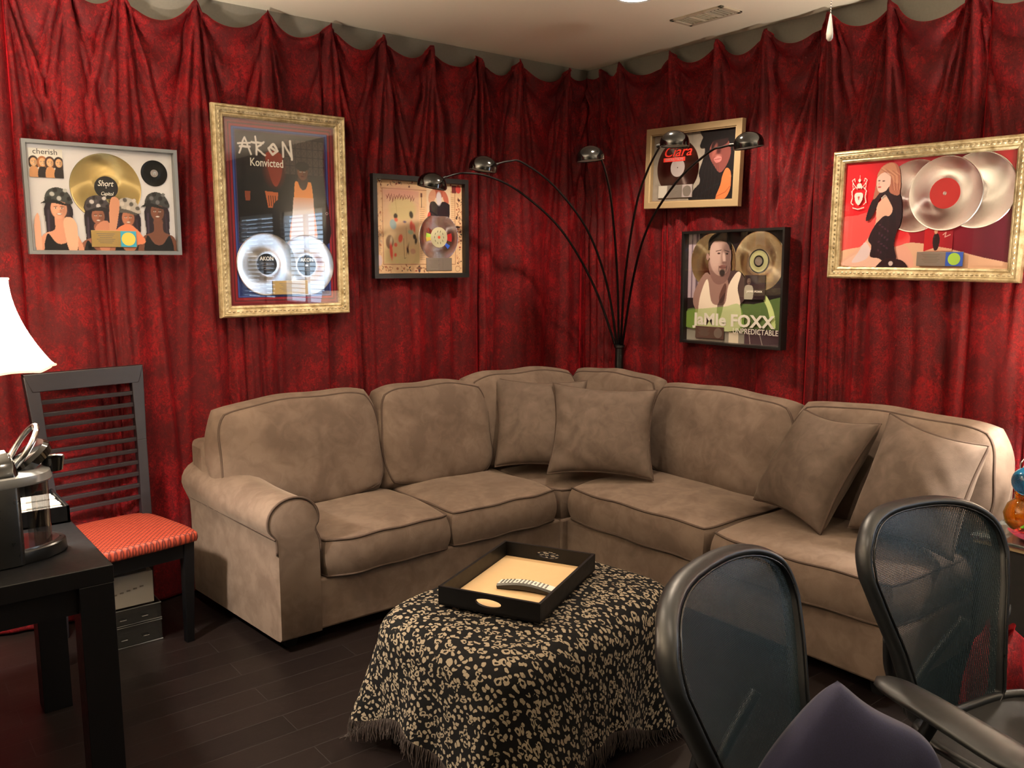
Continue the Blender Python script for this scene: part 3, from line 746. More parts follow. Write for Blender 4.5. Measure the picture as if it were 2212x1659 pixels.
for (u, v, du, dv, col) in ((.22, .38, .022, .03, (24, 18, 22)), (.395, .36, .022, .04, (20, 14, 20)), (.19, .47, .035, .055, (140, 168, 176)), (.225, .42, .02, .02, (206, 92, 70)), (.395, .48, .018, .055, (206, 74, 62)), (.425, .5, .014, .05, (222, 88, 76)),
    (.385, .55, .03, .024, (156, 176, 150)), (.15, .66, .042, .075, (110, 84, 66)), (.165, .65, .014, .05, (200, 180, 152)), (.27, .62, .024, .045, (216, 78, 62)), (.215, .69, .018, .022, (206, 74, 62)), (.165, .76, .016, .09, (206, 66, 54)),
    (.21, .80, .014, .02, (206, 74, 62)), (.43, .60, .018, .03, (16, 14, 20)), (.445, .645, .014, .035, (16, 14, 20)), (.35, .75, .012, .04, (34, 28, 26)), (.41, .76, .03, .03, (180, 146, 122)), (.32, .44, .018, .012, (92, 84, 120)), (.35, .73, .006, .05, (40, 30, 24))):
    a.ell(u, v, du, dv, col, rs.uniform(-15, 15), .92, .004)
a.line([(.335, .50), (.345, .72)], .0016, (150, 104, 78)); a.line([(.305, .62), (.312, .84), (.33, .83)], .002, (60, 42, 34)); a.line([(.22, .2), (.235, .36)], .003, (176, 156, 108))
for k in range(26): a.rect(.495, .27 + .023 * k, .55, .274 + .023 * k, (150, 122, 98)); a.rect(.865, .15 + .022 * k, .905, .154 + .022 * k, (150, 122, 98))
a.rect(.505, .12, .525, .165, (90, 50, 42)); a.rect(.512, .165, .518, .28, (60, 40, 34)); a.rect(.575, .02, .86, .42, (224, 200, 172))
a.ell(.715, .09, .07, .08, (170, 88, 66)); a.ell(.80, .04, .02, .03, (24, 18, 20)); a.ell(.64, .15, .04, .08, (206, 150, 122), 20); a.ell(.80, .16, .03, .08, (190, 104, 84), -20)
a.poly([(.61, .24), (.66, .20), (.71, .24), (.77, .20), (.83, .22), (.85, .26), (.82, .42), (.63, .42)], (22, 14, 26)); a.ell(.72, .17, .032, .075, (214, 206, 214), 0, 1, .004)
a.ell(.60, .37, .018, .05, (196, 62, 50), 10); a.rect(.875, .015, .93, .1, (110, 40, 40)); a.ell(.955, .055, .032, .045, (196, 66, 60)); a.ell(.945, .48, .03, .012, (20, 18, 18))
for k in range(9): a.ell(.955 + .012 * math.sin(k * 1.9), .16 + k * .03, .014, .004, BR[k % 5], 50 * (-1) ** k)
a.ell(.94, .955, .03, .034, (150, 110, 84)); a.ell(.94, .955, .025, .028, (222, 190, 150)); a.ell(.035, .86, .03, .06, (214, 190, 190)); a.ell(.48, .955, .014, .04, (56, 30, 62)); a.ell(.48, .945, .035, .014, (130, 84, 66))
a.build(t, -0.006, 'artwork', label='cream parchment print of small ink figures')
dc = (iw * (.712 - .5), -0.006, ih * (.5 - .60)); d = record(t, dc, .129, M['disc_silver'], M['label_cream'], .055, clip=.115)
m = {}
for k, (ang, mt) in enumerate(((172, 'seal_green'), (188, 'seal_yellow'), (150, 'orange'), (8, 'label_red'), (-8, 'label_red'), (-40, 'seal_blue'), (210, 'seal_green'), (25, 'pink_glass'))):
    a0, a1 = R(ang - 8), R(ang + 8); P = [(r_ * math.cos(q), r_ * math.sin(q)) for r_, q in ((.056, a0), (.085, a0), (.085, a1), (.056, a1))]
    if ang in (25, 210): continue
    fixn(MB().prism(P, -0.0040, -0.0028).build('rainbow_glint_strip', M[mt], d, smooth=False))
c2 = Art(.09, .09, (206, 202, 168), .002); rs = random.Random(4)
for k in range(10): q = k * .628; c2.ell(.5 + .33 * math.cos(q), .5 + .36 * math.sin(q), .02, .07, (50, 56, 40), rs.uniform(-30, 30))
c2.ell(.5, .5, .1, .09, (226, 96, 70)); mk_ = np.hypot(c2.U - .5, c2.V - .5) < .5; c2.A = mk_.astype(float); c2.build(t, -0.0102, 'label_print', cx=dc[0], cz=dc[2])
plaque(t, (iw * (.56 - .5), ih * (.5 - .975)), (iw * (.865 - .5), ih * (.5 - .83)), -0.0065, M['plate_silver'], M['plate_silver'], None, .63)
pane(t, iw, ih, .024)

# --- frame 4: champagne frame
t, iw, ih = picture('framed_platinum_record', 'flat champagne wood frame with one rose-silver record and a woman in a black hat', .656, .443, (-0.946, 2.091), 'R',
    [(0, 0), (0, .030), (.003, .032), (.034, .032), (.038, .026), (.041, .027), (.041, 0)], M['champagne'], roll=1.4)
a = Art(iw, ih, (136, 128, 118)); a.mottle(.22, 5, 24)
for k in range(9): a.line([(k * .06, 0), (k * .06 + .01, 1)], .0014, (108, 100, 92))
a.build(t, -0.006, 'artwork')
record(t, (iw * (.315 - .5), -0.006, ih * (.5 - .50)), .150, M['disc_rose'], M['label_grey'], .050, hole=.003)
b = Art(iw, ih, None)
b.poly([(.60, -.02), (1.02, -.02), (1.02, 1.02), (.50, 1.02), (.52, .86), (.60, .74), (.58, .60), (.62, .42), (.64, .26), (.58, .20), (.62, .12)], (14, 12, 15))
b.poly([(.74, .16), (.80, .12), (.90, .16), (.94, .34), (.90, .52), (.83, .62), (.76, .52), (.70, .38), (.70, .26)], (116, 62, 58))
b.poly([(.74, .16), (.88, .10), (.90, .2), (.80, .26), (.72, .3)], (40, 24, 26)); b.ell(.80, .30, .028, .05, (62, 26, 30), -30, .9, .01); b.ell(.755, .31, .02, .09, (150, 86, 78), 20, .8, .01)
b.poly([(.75, .42), (.79, .385), (.84, .40), (.83, .455), (.78, .475)], (186, 110, 108)); b.line([(.76, .43), (.83, .42)], .003, (70, 24, 30)); b.ell(.80, .38, .03, .02, (196, 128, 120), 0, .5, .008)
b.poly([(.90, .56), (.95, .62), (.955, .84), (.90, .99), (.79, 1.0), (.84, .80), (.86, .66)], (190, 108, 62)); b.line([(.80, .96), (.90, .90), (.95, .82)], .004, (150, 76, 44))
for k in range(12): b.line([(.62 + .016 * k, .45), (.58 + .022 * k, .7), (.55 + .022 * k, 1.0)], .0016, (44, 38, 42) if k % 2 else (28, 22, 26))
b.poly([(.58, .22), (.62, .08), (.70, -.01), (.98, -.01), (.96, .10), (.86, .14), (.74, .16), (.63, .24)], (12, 11, 14))
b.build(t, -0.0125, 'cutout_portrait', label='cut-out print of a long-haired woman under a black hat')
text_part('Ciara', .078, M['ink_red'], t, (iw * (.125 - .5), -0.0105, ih * (.5 - .33)), 'title_lettering', 1.2, .0004, shear=.35)
MB().box((iw * (.135 - .5), -0.0108, ih * (.5 - .405)), (iw * (.405 - .5), -0.0102, ih * (.5 - .345))).build('title_bar', M['ink_red'], t, smooth=False)
text_part('EVOLUTION', .021, M['label_grey'], t, (iw * (.16 - .5), -0.0114, ih * (.5 - .392)), 'title_lettering', 1.1, .0003)
p = plaque(t, (iw * (.085 - .5), ih * (.5 - .955)), (iw * (.515 - .5), ih * (.5 - .76)), -0.0105, M['plate_silver'], M['label_grey'], M['plate_silver'], .7)
MB().box((iw * (.09 - .5), -0.0142, ih * (.5 - .95)), (iw * (.20 - .5), -0.0135, ih * (.5 - .765))).build('small_print_panel', M['paper'], p, smooth=False)
pane(t, iw, ih, .022)

# --- frame 5: black box frame, green print
t, iw, ih = picture('framed_gold_record', 'deep black frame with two pale gold discs and a green-tinted poster of a man', .652, .609, (-1.246, 1.439), 'R',
    [(0, 0), (0, .050), (.012, .050), (.014, .040), (.014, 0)], M['black_frame'], roll=-.4)
a = Art(iw, ih, (30, 22, 26)); a.rect(0, 0, .12, .60, (176, 158, 170)); a.rect(.035, 0, .05, .6, (110, 92, 108)); a.rect(.085, 0, .11, .6, (96, 80, 92))
a.grad((a.V - .85) * 4, (120, 120, 110), (176, 170, 160), (a.V > .84).astype(float)); a.rect(.46, .84, .56, 1, (226, 216, 196))
a.poly([(-.02, .72), (.2, .68), (.45, .63), (.7, .64), (1.02, .58), (1.02, .87), (-.02, .88)], (86, 112, 62)); a.rect(.62, .86, 1, 1.0, (74, 58, 66)); a.rect(.45, .64, .56, .86, (176, 196, 130))
a.line([(.76, .87), (.80, 1.0)], .003, (200, 196, 190)); a.line([(.66, .86), (.68, 1.0)], .003, (200, 196, 190)); a.poly([(.78, .56), (.83, .57), (.90, .70), (.92, .84), (.88, .82), (.84, .68)], (204, 222, 150))
a.ell(.02, .78, .02, .03, (226, 236, 206)); a.ell(.015, .86, .018, .025, (226, 232, 222)); a.build(t, -0.006, 'artwork')
record(t, (iw * (.275 - .5), -0.006, ih * (.5 - .255)), .150, M['disc_pale'], M['disc_pale'], .045)
record(t, (iw * (.745 - .5), -0.006, ih * (.5 - .26)), .155, M['disc_pale'], M['label_black'], .062)
record(t, (iw * (.745 - .5), -0.0085, ih * (.5 - .26)), .055, M['label_olive'], M['label_black'], .030, name='label_ring', hole=.022)
b = Art(iw, ih, None)
b.poly([(.20, .36), (.30, .40), (.52, .36), (.62, .42), (.62, .60), (.55, .66), (.56, .87), (.12, .87), (.10, .72), (.07, .64), (.09, .52)], (150, 118, 110))
b.poly([(.44, .36), (.56, .35), (.63, .45), (.62, .60), (.52, .66), (.46, .50)], (74, 56, 56))
b.poly([(.225, .42), (.27, .62), (.34, .66), (.42, .64), (.45, .48), (.53, .36), (.575, .37), (.545, .5), (.58, .66), (.56, .88), (.13, .88), (.13, .72), (.155, .56)], (236, 222, 204))
b.poly([(.40, .62), (.43, .50), (.41, .46), (.36, .56), (.36, .64)], (96, 66, 60)); b.poly([(.34, .66), (.40, .56), (.42, .56), (.38, .76), (.34, .78)], (60, 42, 40), .8)
b.poly([(-.01, .73), (.2, .695), (.42, .67), (.57, .65), (.585, .88), (-.01, .88)], (150, 196, 92), .55)
b.poly([(.24, .24), (.46, .26), (.44, .42), (.34, .47), (.26, .40)], (128, 96, 90)); b.ell(.355, .205, .115, .185, (176, 144, 136), -4)
b.ell(.30, .20, .06, .13, (206, 178, 170), 0, .6, .02); b.ell(.425, .22, .055, .16, (84, 60, 60), 0, .7, .02)
b.poly([(.225, .16), (.23, .06), (.29, .005), (.40, -.01), (.455, .05), (.46, .16), (.42, .09), (.30, .07), (.25, .12)], (20, 15, 17))
b.ell(.222, .215, .018, .035, (160, 126, 118)); b.line([(.31, .165), (.365, .155)], .004, (34, 24, 24)); b.line([(.40, .158), (.445, .172)], .004, (24, 18, 18)); b.ell(.34, .185, .016, .008, (40, 28, 28)); b.ell(.425, .19, .014, .008, (24, 16, 16))
b.ell(.395, .225, .016, .05, (200, 172, 164), -8, .9, .004); b.ell(.40, .27, .024, .012, (110, 80, 76)); b.ell(.385, .31, .038, .018, (118, 74, 74)); b.line([(.35, .31), (.42, .312)], .0025, (50, 30, 32)); b.ell(.38, .362, .03, .035, (30, 22, 22), 0, .95, .006); b.line([(.345, .30), (.345, .35)], .003, (44, 32, 32)); b.line([(.425, .30), (.42, .35)], .003, (30, 22, 22))
b.build(t, -0.0125, 'cutout_portrait', label='cut-out print of a man in a white vest')
c = Art(.127, .125, (42, 28, 32), .002); c.poly([(.02, .5), (.2, .4), (.42, .5), (.4, 1), (.02, 1)], (168, 164, 150)); c.face(.22, .25, .016, (110, 90, 78), (10, 10, 10), smile=False); c.build(t, -0.0135, 'album_cover', cx=iw * (.715 - .5), cz=ih * (.5 - .49))
text_part('JAMIE FOXX', .014, M['ink_white'], t, (iw * (.715 - .5), -0.0142, ih * (.5 - .535)), 'cover_lettering', 1.25, .0004, 'CENTER')
text_part('JaMIe FOXX', .088, M['ink_white'], t, (iw * (.50 - .5), -0.0135, ih * (.5 - .845)), 'title_lettering', 1.13, .0028, 'CENTER')
text_part('UNPREDICTABLE', .040, M['ink_white'], t, (iw * (.958 - .5), -0.0135, ih * (.5 - .908)), 'title_lettering', .92, .0003, 'RIGHT')
plaque(t, (iw * (.11 - .5), ih * (.5 - .975)), (iw * (.42 - .5), ih * (.5 - .862)), -0.0135, M['plate_mauve'], M['plate_mauve'], M['plate_silver'], .62)
pane(t, iw, ih, .040)

# --- frame 6: wide gold frame, red print
t, iw, ih = picture('framed_platinum_record', 'wide ornate gold frame with three overlapping silver records on a red print', .850, .583, (-2.222, 1.787), 'R', GOLD, M['gold'], roll=.5)
relief(t, .850, .583)
a = Art(iw, ih, (120, 10, 30)); a.grad(a.U * 1.15, (214, 16, 36), (96, 12, 40)); a.ell(.02, .45, .3, .5, (226, 18, 34), 0, .7, .08)
a.poly([(.02, -.02), (.62, -.02), (.5, .1), (.3, .25), (.3, -.02)], (206, 60, 80), .5); a.ell(.97, .05, .16, .16, (186, 12, 34), 0, .9, .03)
a.poly([(-.02, .56), (.10, .50), (.30, .44), (.38, .60), (.44, .76), (.3, 1.02), (-.02, 1.02)], (236, 84, 84)); a.ell(.36, .66, .07, .09, (224, 30, 44), 30, .9, .02)
a.poly([(-.02, .86), (.2, .8), (.33, .82), (.45, .77), (.65, .82), (.85, .90), (1.02, .96), (1.02, 1.02), (-.02, 1.02)], (234, 188, 158))
a.poly([(.28, .86), (.42, .80), (.46, 1.02), (.2, 1.02)], (240, 178, 160)); a.build(t, -0.006, 'artwork')
for i, (u, v, yy) in enumerate(((.455, .345, 0), (.805, .32, .001), (.63, .335, .0045))):
    record(t, (iw * (u - .5), -0.006 - yy, ih * (.5 - v)), .156, M['disc_silver'], M['label_red'] if i == 2 else M['disc_silver'], .064 if i == 2 else .04, hole=.008 if i == 2 else None)
b = Art(iw, ih, None)
b.poly([(.18, .98), (.02, .995), (.02, .93), (.10, .84), (.17, .74), (.22, .58), (.22, .44), (.25, .36), (.31, .33), (.36, .40), (.36, .58), (.33, .74), (.36, .90), (.30, 1.0)], (232, 182, 160))
b.poly([(.02, .99), (.10, .88), (.20, .82), (.24, .9), (.30, .94), (.28, 1.0)], (238, 194, 176)); b.poly([(.16, .76), (.20, .84), (.17, .93), (.08, .96), (.12, .86)], (232, 210, 214))
b.poly([(.155, .56), (.17, .44), (.20, .34), (.25, .28), (.33, .27), (.37, .34), (.385, .48), (.38, .60), (.36, .68), (.35, .80), (.37, .92), (.33, .99), (.26, .92), (.20, .90), (.205, .80), (.18, .74), (.21, .62), (.27, .52), (.305, .52), (.325, .46), (.30, .38), (.27, .32), (.24, .36), (.20, .52)], (20, 12, 24))
for k in range(14): b.ell(.25 + .018 * (k % 4), .60 + .02 * k, .008, .008, (66, 34, 58), 20 * k)
b.poly([(.21, .16), (.235, .06), (.29, .02), (.34, .05), (.36, .14), (.365, .25), (.355, .33), (.30, .30), (.28, .22), (.20, .36), (.205, .24)], (176, 112, 92))
b.poly([(.215, .155), (.255, .11), (.295, .14), (.30, .22), (.275, .28), (.235, .295), (.215, .24)], (238, 200, 188))
b.poly([(.21, .14), (.24, .06), (.31, .03), (.34, .12), (.35, .22), (.32, .20), (.28, .10), (.24, .12)], (196, 138, 110))
for k in range(6): b.line([(.22 + .022 * k, .06 + .01 * k), (.30 + .012 * k, .15), (.32 + .008 * k, .28)], .0016, (222, 172, 140) if k % 2 else (140, 84, 70))
b.ell(.228, .185, .008, .006, (70, 44, 44)); b.ell(.256, .19, .009, .006, (70, 44, 44)); b.ell(.232, .245, .011, .008, (196, 84, 84)); b.ell(.228, .215, .005, .014, (222, 168, 156))
b.poly([(.24, 1.0), (.30, .92), (.40, .93), (.44, .99), (.42, 1.01), (.26, 1.01)], (34, 12, 22)); b.ell(.335, .965, .014, .022, (214, 196, 196))
# white crest
W_ = (246, 232, 226)
b.poly([(.075, .29), (.125, .29), (.125, .36), (.10, .41), (.075, .36)], W_); b.ell(.10, .22, .018, .028, W_); b.ell(.10, .17, .010, .02, W_); b.line([(.10, .16), (.10, .12)], .004, W_)
for sg in (-1, 1):
    P = [(.10 + sg * .012, .25), (.10 + sg * .035, .21), (.10 + sg * .05, .17), (.10 + sg * .035, .15), (.10 + sg * .03, .18)]
    b.line(P, .006, W_); b.line([(.10 + sg * .03, .24), (.10 + sg * .048, .27), (.10 + sg * .042, .33), (.10 + sg * .05, .38), (.10 + sg * .036, .40)], .007, W_); b.line([(.10 + sg * .045, .20), (.10 + sg * .04, .26)], .005, W_)
b.line([(.065, .43), (.10, .445), (.138, .43)], .007, W_); b.ell(.10, .34, .004, .018, (196, 60, 66)); b.ell(.10, .33, .007, .009, (196, 60, 66))
b.build(t, -0.0125, 'cutout_portrait', label='cut-out print of a kneeling woman in black beside a white crest')
c = Art(.122, .10, (196, 22, 34), .002); c.grad(c.U, (200, 24, 36), (150, 20, 40)); c.poly([(0, 1), (.5, .8), (1, .9), (1, 1)], (230, 180, 150), 1, False); c.poly([(.34, .3), (.48, .25), (.55, .5), (.5, .9), (.38, .95), (.3, .6)], (24, 12, 22)); c.ell(.4, .14, .06, .12, (220, 170, 140)); c.line([(.65, .3), (.75, .2), (.72, .4), (.9, .3)], .003, (236, 190, 180))
c.build(t, -0.0085, 'album_cover', cx=iw * (.61 - .5), cz=ih * (.5 - .745))
plaque(t, (iw * (.495 - .5), ih * (.5 - .985)), (iw * (.765 - .5), ih * (.5 - .855)), -0.0135, M['plate_silver'], M['seal_blue'], M['seal_green'], .62)
pane(t, iw, ih, .021)
# ------------------------------------------------------------------ sectional sofa
def cushion_fn(w, d, h, k=.22, crown=.03, under=.008, side=.012, seed=0, wr=.004, slump=0.0):
    rs = np.random.RandomState(seed); ph = rs.uniform(0, 6, 12)
    def f(P):
        a, b, c = P[:, 0], P[:, 1], P[:, 2]
        x = w / 2 * a * np.sqrt(1 - k * b ** 4 * .5); y = d / 2 * b * np.sqrt(1 - k * a ** 4 * .5)
        m = np.maximum(abs(a), abs(b)) ** 6; bul = side * (1 - c ** 2) * m
        x = x + np.sign(a) * bul * abs(a) ** 3; y = y + np.sign(b) * bul * abs(b) ** 3
        cr = ((1 - a ** 2).clip(0) * (1 - b ** 2).clip(0)) ** .42
        z = h / 2 * c + np.where(c > 0, crown, under) * cr * c
        z = z - slump * (1 - b) * .5 * c.clip(0)
        z = z + wr * (np.sin(a * 3 + ph[0] + b * 2) * np.sin(b * 4 + ph[1])) + wr * .6 * np.sin(a * 8 + ph[2] + 3 * b) * (.3 + m)
        x = x + wr * .8 * np.sin(c * 2 + b * 5 + ph[3]) * (abs(a) ** 2); y = y + wr * .8 * np.sin(a * 6 + ph[4]) * (abs(b) ** 2)
        return np.stack([x, y, z], -1)
    return f
def cube_grid(n, nz):
    """surface of a cube, [-1,1]^3, denser towards the edges"""
    V = []; Fc = []
    def lin_(k): 
        t = np.linspace(-1, 1, k); return np.sign(t) * (1 - (1 - abs(t)) ** 1.35)
    A, B = lin_(n), np.linspace(-1, 1, nz)
    def patch(us, vs, fn, flip):
        base = len(V)
        for u in us:
            for v in vs: V.append(fn(u, v))
        q = gridfaces(len(us), len(vs)) + base
        Fc.extend((q[:, ::-1] if flip else q).tolist())
    patch(A, A, lambda u, v: (u, v, 1), False); patch(A, A, lambda u, v: (u, v, -1), True)
    patch(A, B, lambda u, v: (u, -1, v), False); patch(A, B, lambda u, v: (u, 1, v), True)
    patch(A, B, lambda u, v: (1, u, v), False); patch(A, B, lambda u, v: (-1, u, v), True)
    V = np.array(V); key = np.round(V, 5); _, idx, inv = np.unique(key, axis=0, return_index=True, return_inverse=True)
    inv = inv.ravel(); return V[idx], [tuple(inv[i] for i in f) for f in Fc]
CG = cube_grid(27, 9)
def box_cushion(name, w, d, h, mtx, parent, mat, pmat, pr=.0055, label=None, **kw):
    f = cushion_fn(w, d, h, **kw); V = f(CG[0])
    T = np.array(Matrix.Translation(-Vector(parent.location)) @ mtx)
    def tr(Q): return Q @ T[:3, :3].T + T[:3, 3]
    o = mk(name, tr(V), CG[1], mat, parent, auto=50)
    t = np.linspace(-1, 1, 22)[:-1]
    m = MB()
    for c in (1, -1):
        loop = np.concatenate([np.stack([t, -1 + 0 * t], -1), np.stack([1 + 0 * t, t], -1), np.stack([-t, 1 + 0 * t], -1), np.stack([-1 + 0 * t, -t], -1)])
        L = np.concatenate([loop, np.full((len(loop), 1), c)], 1)
        m.tube([tuple(p) for p in tr(f(L))], pr, 6, closed=True)
    m.build('piping', pmat, o, auto=0)
    if label: o['label'] = label
    return o
Tm, Rm = Matrix.Translation, Matrix.Rotation
SOFA = thing('sectional_sofa', 'large taupe suede corner sofa with a rolled arm and loose back cushions', 'sofa', (-1.3, -0.9, 0))
SF = SOFA; S0 = Vector(SOFA.location)
def sbox(name, a, b, bev=.012, mat=None):
    m = MB().box(Vector(a) - S0, Vector(b) - S0); return m.build(name, mat or M['suede'], SF, bevel=bev, segs=3)
BK = -0.13      # back plane of the sofa
sbox('base', (-2.36, -0.925, .055), (-1.02, -0.20, .275)); sbox('base', (-1.025, -0.935, .055), (-0.20, -0.20, .275)); sbox('base', (-0.985, -2.69, .055), (-0.20, -0.93, .275))
sbox('back_frame', (-2.60, -0.30, .055), (-0.14, BK, .775), .03); sbox('back_frame', (-0.30, -2.70, .055), (BK, -0.28, .775), .03)
for (x, y) in ((-2.47, -.86), (-2.47, -.2), (-1.1, -.84), (-.93, -1.05), (-.93, -2.6), (-.2, -2.6), (-.2, -.2)):
    m = MB(); m.hexa([(x - .022, y - .022, 0), (x + .022, y - .022, 0), (x + .022, y + .022, 0), (x - .022, y + .022, 0)], [(x - .032, y - .032, .06), (x + .032, y - .032, .06), (x + .032, y + .032, .06), (x - .032, y + .032, .06)])
    m.v = [tuple(Vector(p) - S0) for p in m.v]; m.build('foot', M['black_wood'], SF, smooth=False)
# rolled arm: post and roll in one profile (x, z)
prof = [(-2.355, .055), (-2.355, .40), (-2.357, .455)]
cx, cz, rr = -2.468, .553, .108
for k in range(0, 15):
    q = R(-32 + 232 * k / 14); prof.append((cx + rr * math.cos(q), cz + rr * .86 * math.sin(q)))
prof += [(-2.543, .485), (-2.54, .42), (-2.54, .055)]
m = MB(); ya, yb = -0.945, -0.14
ys = [ya, ya + .008, ya + .03] + list(np.linspace(ya + .12, yb, 12)); n = len(prof)
c0 = np.array([-2.45, .35])
V = []
for i, y in enumerate(ys):
    sc_ = 0.955 if i == 0 else (0.992 if i == 1 else 1.0)
    sag = 0.012 * math.sin(max(0, (y - ya)) / (yb - ya) * math.pi * 1.3)
    for (x, z) in prof:
        px_, pz_ = c0 + (np.array([x, z]) - c0) * sc_
        px_ = px_ - .075 * (y - ya) / (yb - ya) * min(1, max(0, (-2.36 - x) / .1)); pz_ = pz_ - (sag if pz_ > .5 else 0) + (0.02 * (y - ya) / (yb - ya) if pz_ > .5 else 0)
        V.append((px_ - S0.x, y - S0.y, pz_))
Fc = [tuple(range(n))] + [(i * n + k, (i + 1) * n + k, (i + 1) * n + (k + 1) % n, i * n + (k + 1) % n) for i in range(len(ys) - 1) for k in range(n)] + [tuple((len(ys) - 1) * n + k for k in range(n))[::-1]]
arm = fixn(mk('arm', V, Fc, M['suede'], SF, auto=45))
pp = [(x - S0.x, ya + .004 - S0.y, z) for x, z in prof[1:-1]]
MB().tube([tuple(p) for p in spline(pp, 3)], .0055, 6).build('piping', M['piping'], arm, auto=0)
pp = [(-2.548 - .075 * (y - ya) / (yb - ya) - S0.x, y - S0.y, .487 + (.02 * (y - ya) / (yb - ya))) for y in ys]
MB().tube(pp, .0045, 6).build('piping', M['piping'], arm, auto=0)
def seat(cx, cy, w, d, z0=.278, h=.155, yaw=0, seed=1, crown=.035, tilt=0, slump=0):
    box_cushion('seat_cushion', w, d, h, Tm((cx, cy, z0 + h / 2)) @ Rm(yaw, 4, 'Z') @ Rm(R(tilt), 4, 'X'), SF, M['suede'], M['piping'], crown=crown, seed=seed, side=.014, slump=slump)
HW = (-2.345 + -1.70) / 2
seat(-2.025, -.60, .635, .70, seed=1, yaw=R(0.5)); seat(-1.378, -.60, .645, .70, seed=2, yaw=R(-.4), z0=.283)
seat(-.63, -.60, .80, .66, seed=3, crown=.028, z0=.27)
seat(-.655, -1.39, .885, .70, seed=4, yaw=R(-90), z0=.285, h=.16); seat(-.655, -2.255, .82, .70, seed=5, yaw=R(-90), z0=.280)
def backc(cx, cy, w, hgt, yaw, seed, lean=11, thick=.15, z0=.435, roll=0, crown=.055, mat='suede'):
    mtx = Tm((cx, cy, z0)) @ Rm(yaw, 4, 'Z') @ Rm(R(-lean), 4, 'X') @ Rm(R(roll), 4, 'Y') @ Tm((0, 0, hgt / 2)) @ Rm(R(90), 4, 'X')
    box_cushion('back_cushion', w, hgt, thick, mtx, SF, M[mat], M['piping'], k=.46, crown=crown, under=.02, side=.03, seed=seed, wr=.006)
backc(-2.155, -.385, .80, .505, R(1), 11, roll=-1.5); backc(-1.425, -.385, .66, .50, 0, 12, roll=1)
backc(-.79, -.36, .78, .515, R(-2), 13, roll=.5)
backc(-.36, -.60, .68, .50, R(-88), 14, thick=.13); backc(-.385, -1.395, .86, .485, R(-90), 15, roll=.8); backc(-.385, -2.275, .90, .50, R(-90), 16, roll=0)

# ------------------------------------------------------------------ throw pillows
def throw_pillow(label, BL, BR, TR, TL, thick, seed, flip=1):
    BL, BR, TR, TL = [np.array(p, float) for p in (BL, BR, TR, TL)]; ctr = (BL + BR + TR + TL) / 4
    base = Vector(((BL + BR) / 2).tolist())
    t = thing('throw_pillow', label, 'pillow', base, group='throw pillows on the sofa'); B = np.array(base)
    rs = np.random.RandomState(seed); n = 41; s = np.linspace(-1, 1, n); s = np.sign(s) * (1 - (1 - abs(s)) ** 1.3); A, C = np.meshgrid(s, s, indexing='ij')
    N = np.cross(BR - BL, TL - BL); N /= np.linalg.norm(N)
    def pos(a, c):
        e = .115
        a2 = a * (1 - e * (1 - c ** 2)); c2 = c * (1 - e * (1 - a ** 2))
        u, v = (a2 + 1) / 2, (c2 + 1) / 2
        return (BL * ((1 - u) * (1 - v))[..., None] + BR * (u * (1 - v))[..., None] + TR * (u * v)[..., None] + TL * ((1 - u) * v)[..., None])
    P = pos(A, C)
    prof = (((1 - A ** 2).clip(0)) * ((1 - C ** 2).clip(0))) ** .40
    edge = np.maximum(abs(A), abs(C))
    wr = .006 * np.sin(A * 9 + C * 4 + seed) * np.sin(C * 7 + seed) * edge ** 2 + .004 * np.sin((A + C) * 11 + seed) * edge ** 3
    for sgn, nm in ((1, 'front_panel'), (-1, 'back_panel')):
        off = sgn * (thick / 2 * prof + wr * (1 - edge ** 8)) - .012 * np.sin(C * 1.5)
        V = (P + N * off[..., None]).reshape(-1, 3) - B; Fc = gridfaces(n, n)
        mk(nm, V, (Fc if sgn > 0 else Fc[:, ::-1]).tolist(), M['pillow'], t, auto=0)
    l = np.linspace(-1, 1, 24)[:-1]; la = np.concatenate([l, 1 + 0 * l, -l, -1 + 0 * l]); lc = np.concatenate([-1 + 0 * l, l, 1 + 0 * l, -l])
    Q = pos(la, lc) + N * (-.012 * np.sin(lc * 1.5))[..., None] - B
    MB().tube([tuple(p) for p in Q], .006, 6, closed=True).build('piping', M['piping'], t, auto=0)
    return t
throw_pillow('brown square pillow in the sofa corner, partly behind another pillow', (-1.125, -.515, .487), (-.80, -.88, .487), (-.655, -.72, .94), (-1.005, -.335, .945), .19, 3)
throw_pillow('brown square pillow standing foremost in the sofa corner, overlapping another', (-1.01, -.81, .487), (-.68, -1.24, .487), (-.545, -1.13, .925), (-.835, -.645, .935), .20, 7)
throw_pillow('brown pillow tilted on its corner, left of the two at the sofa right end', (-.61, -1.80, .50), (-.735, -2.215, .465), (-.54, -2.322, .925), (-.475, -1.93, .925), .25, 12)
throw_pillow('brown pillow with a lit pointed corner at the far right end of the sofa', (-.62, -2.27, .485), (-.685, -2.72, .485), (-.50, -2.73, .895), (-.46, -2.32, .96), .24, 15)

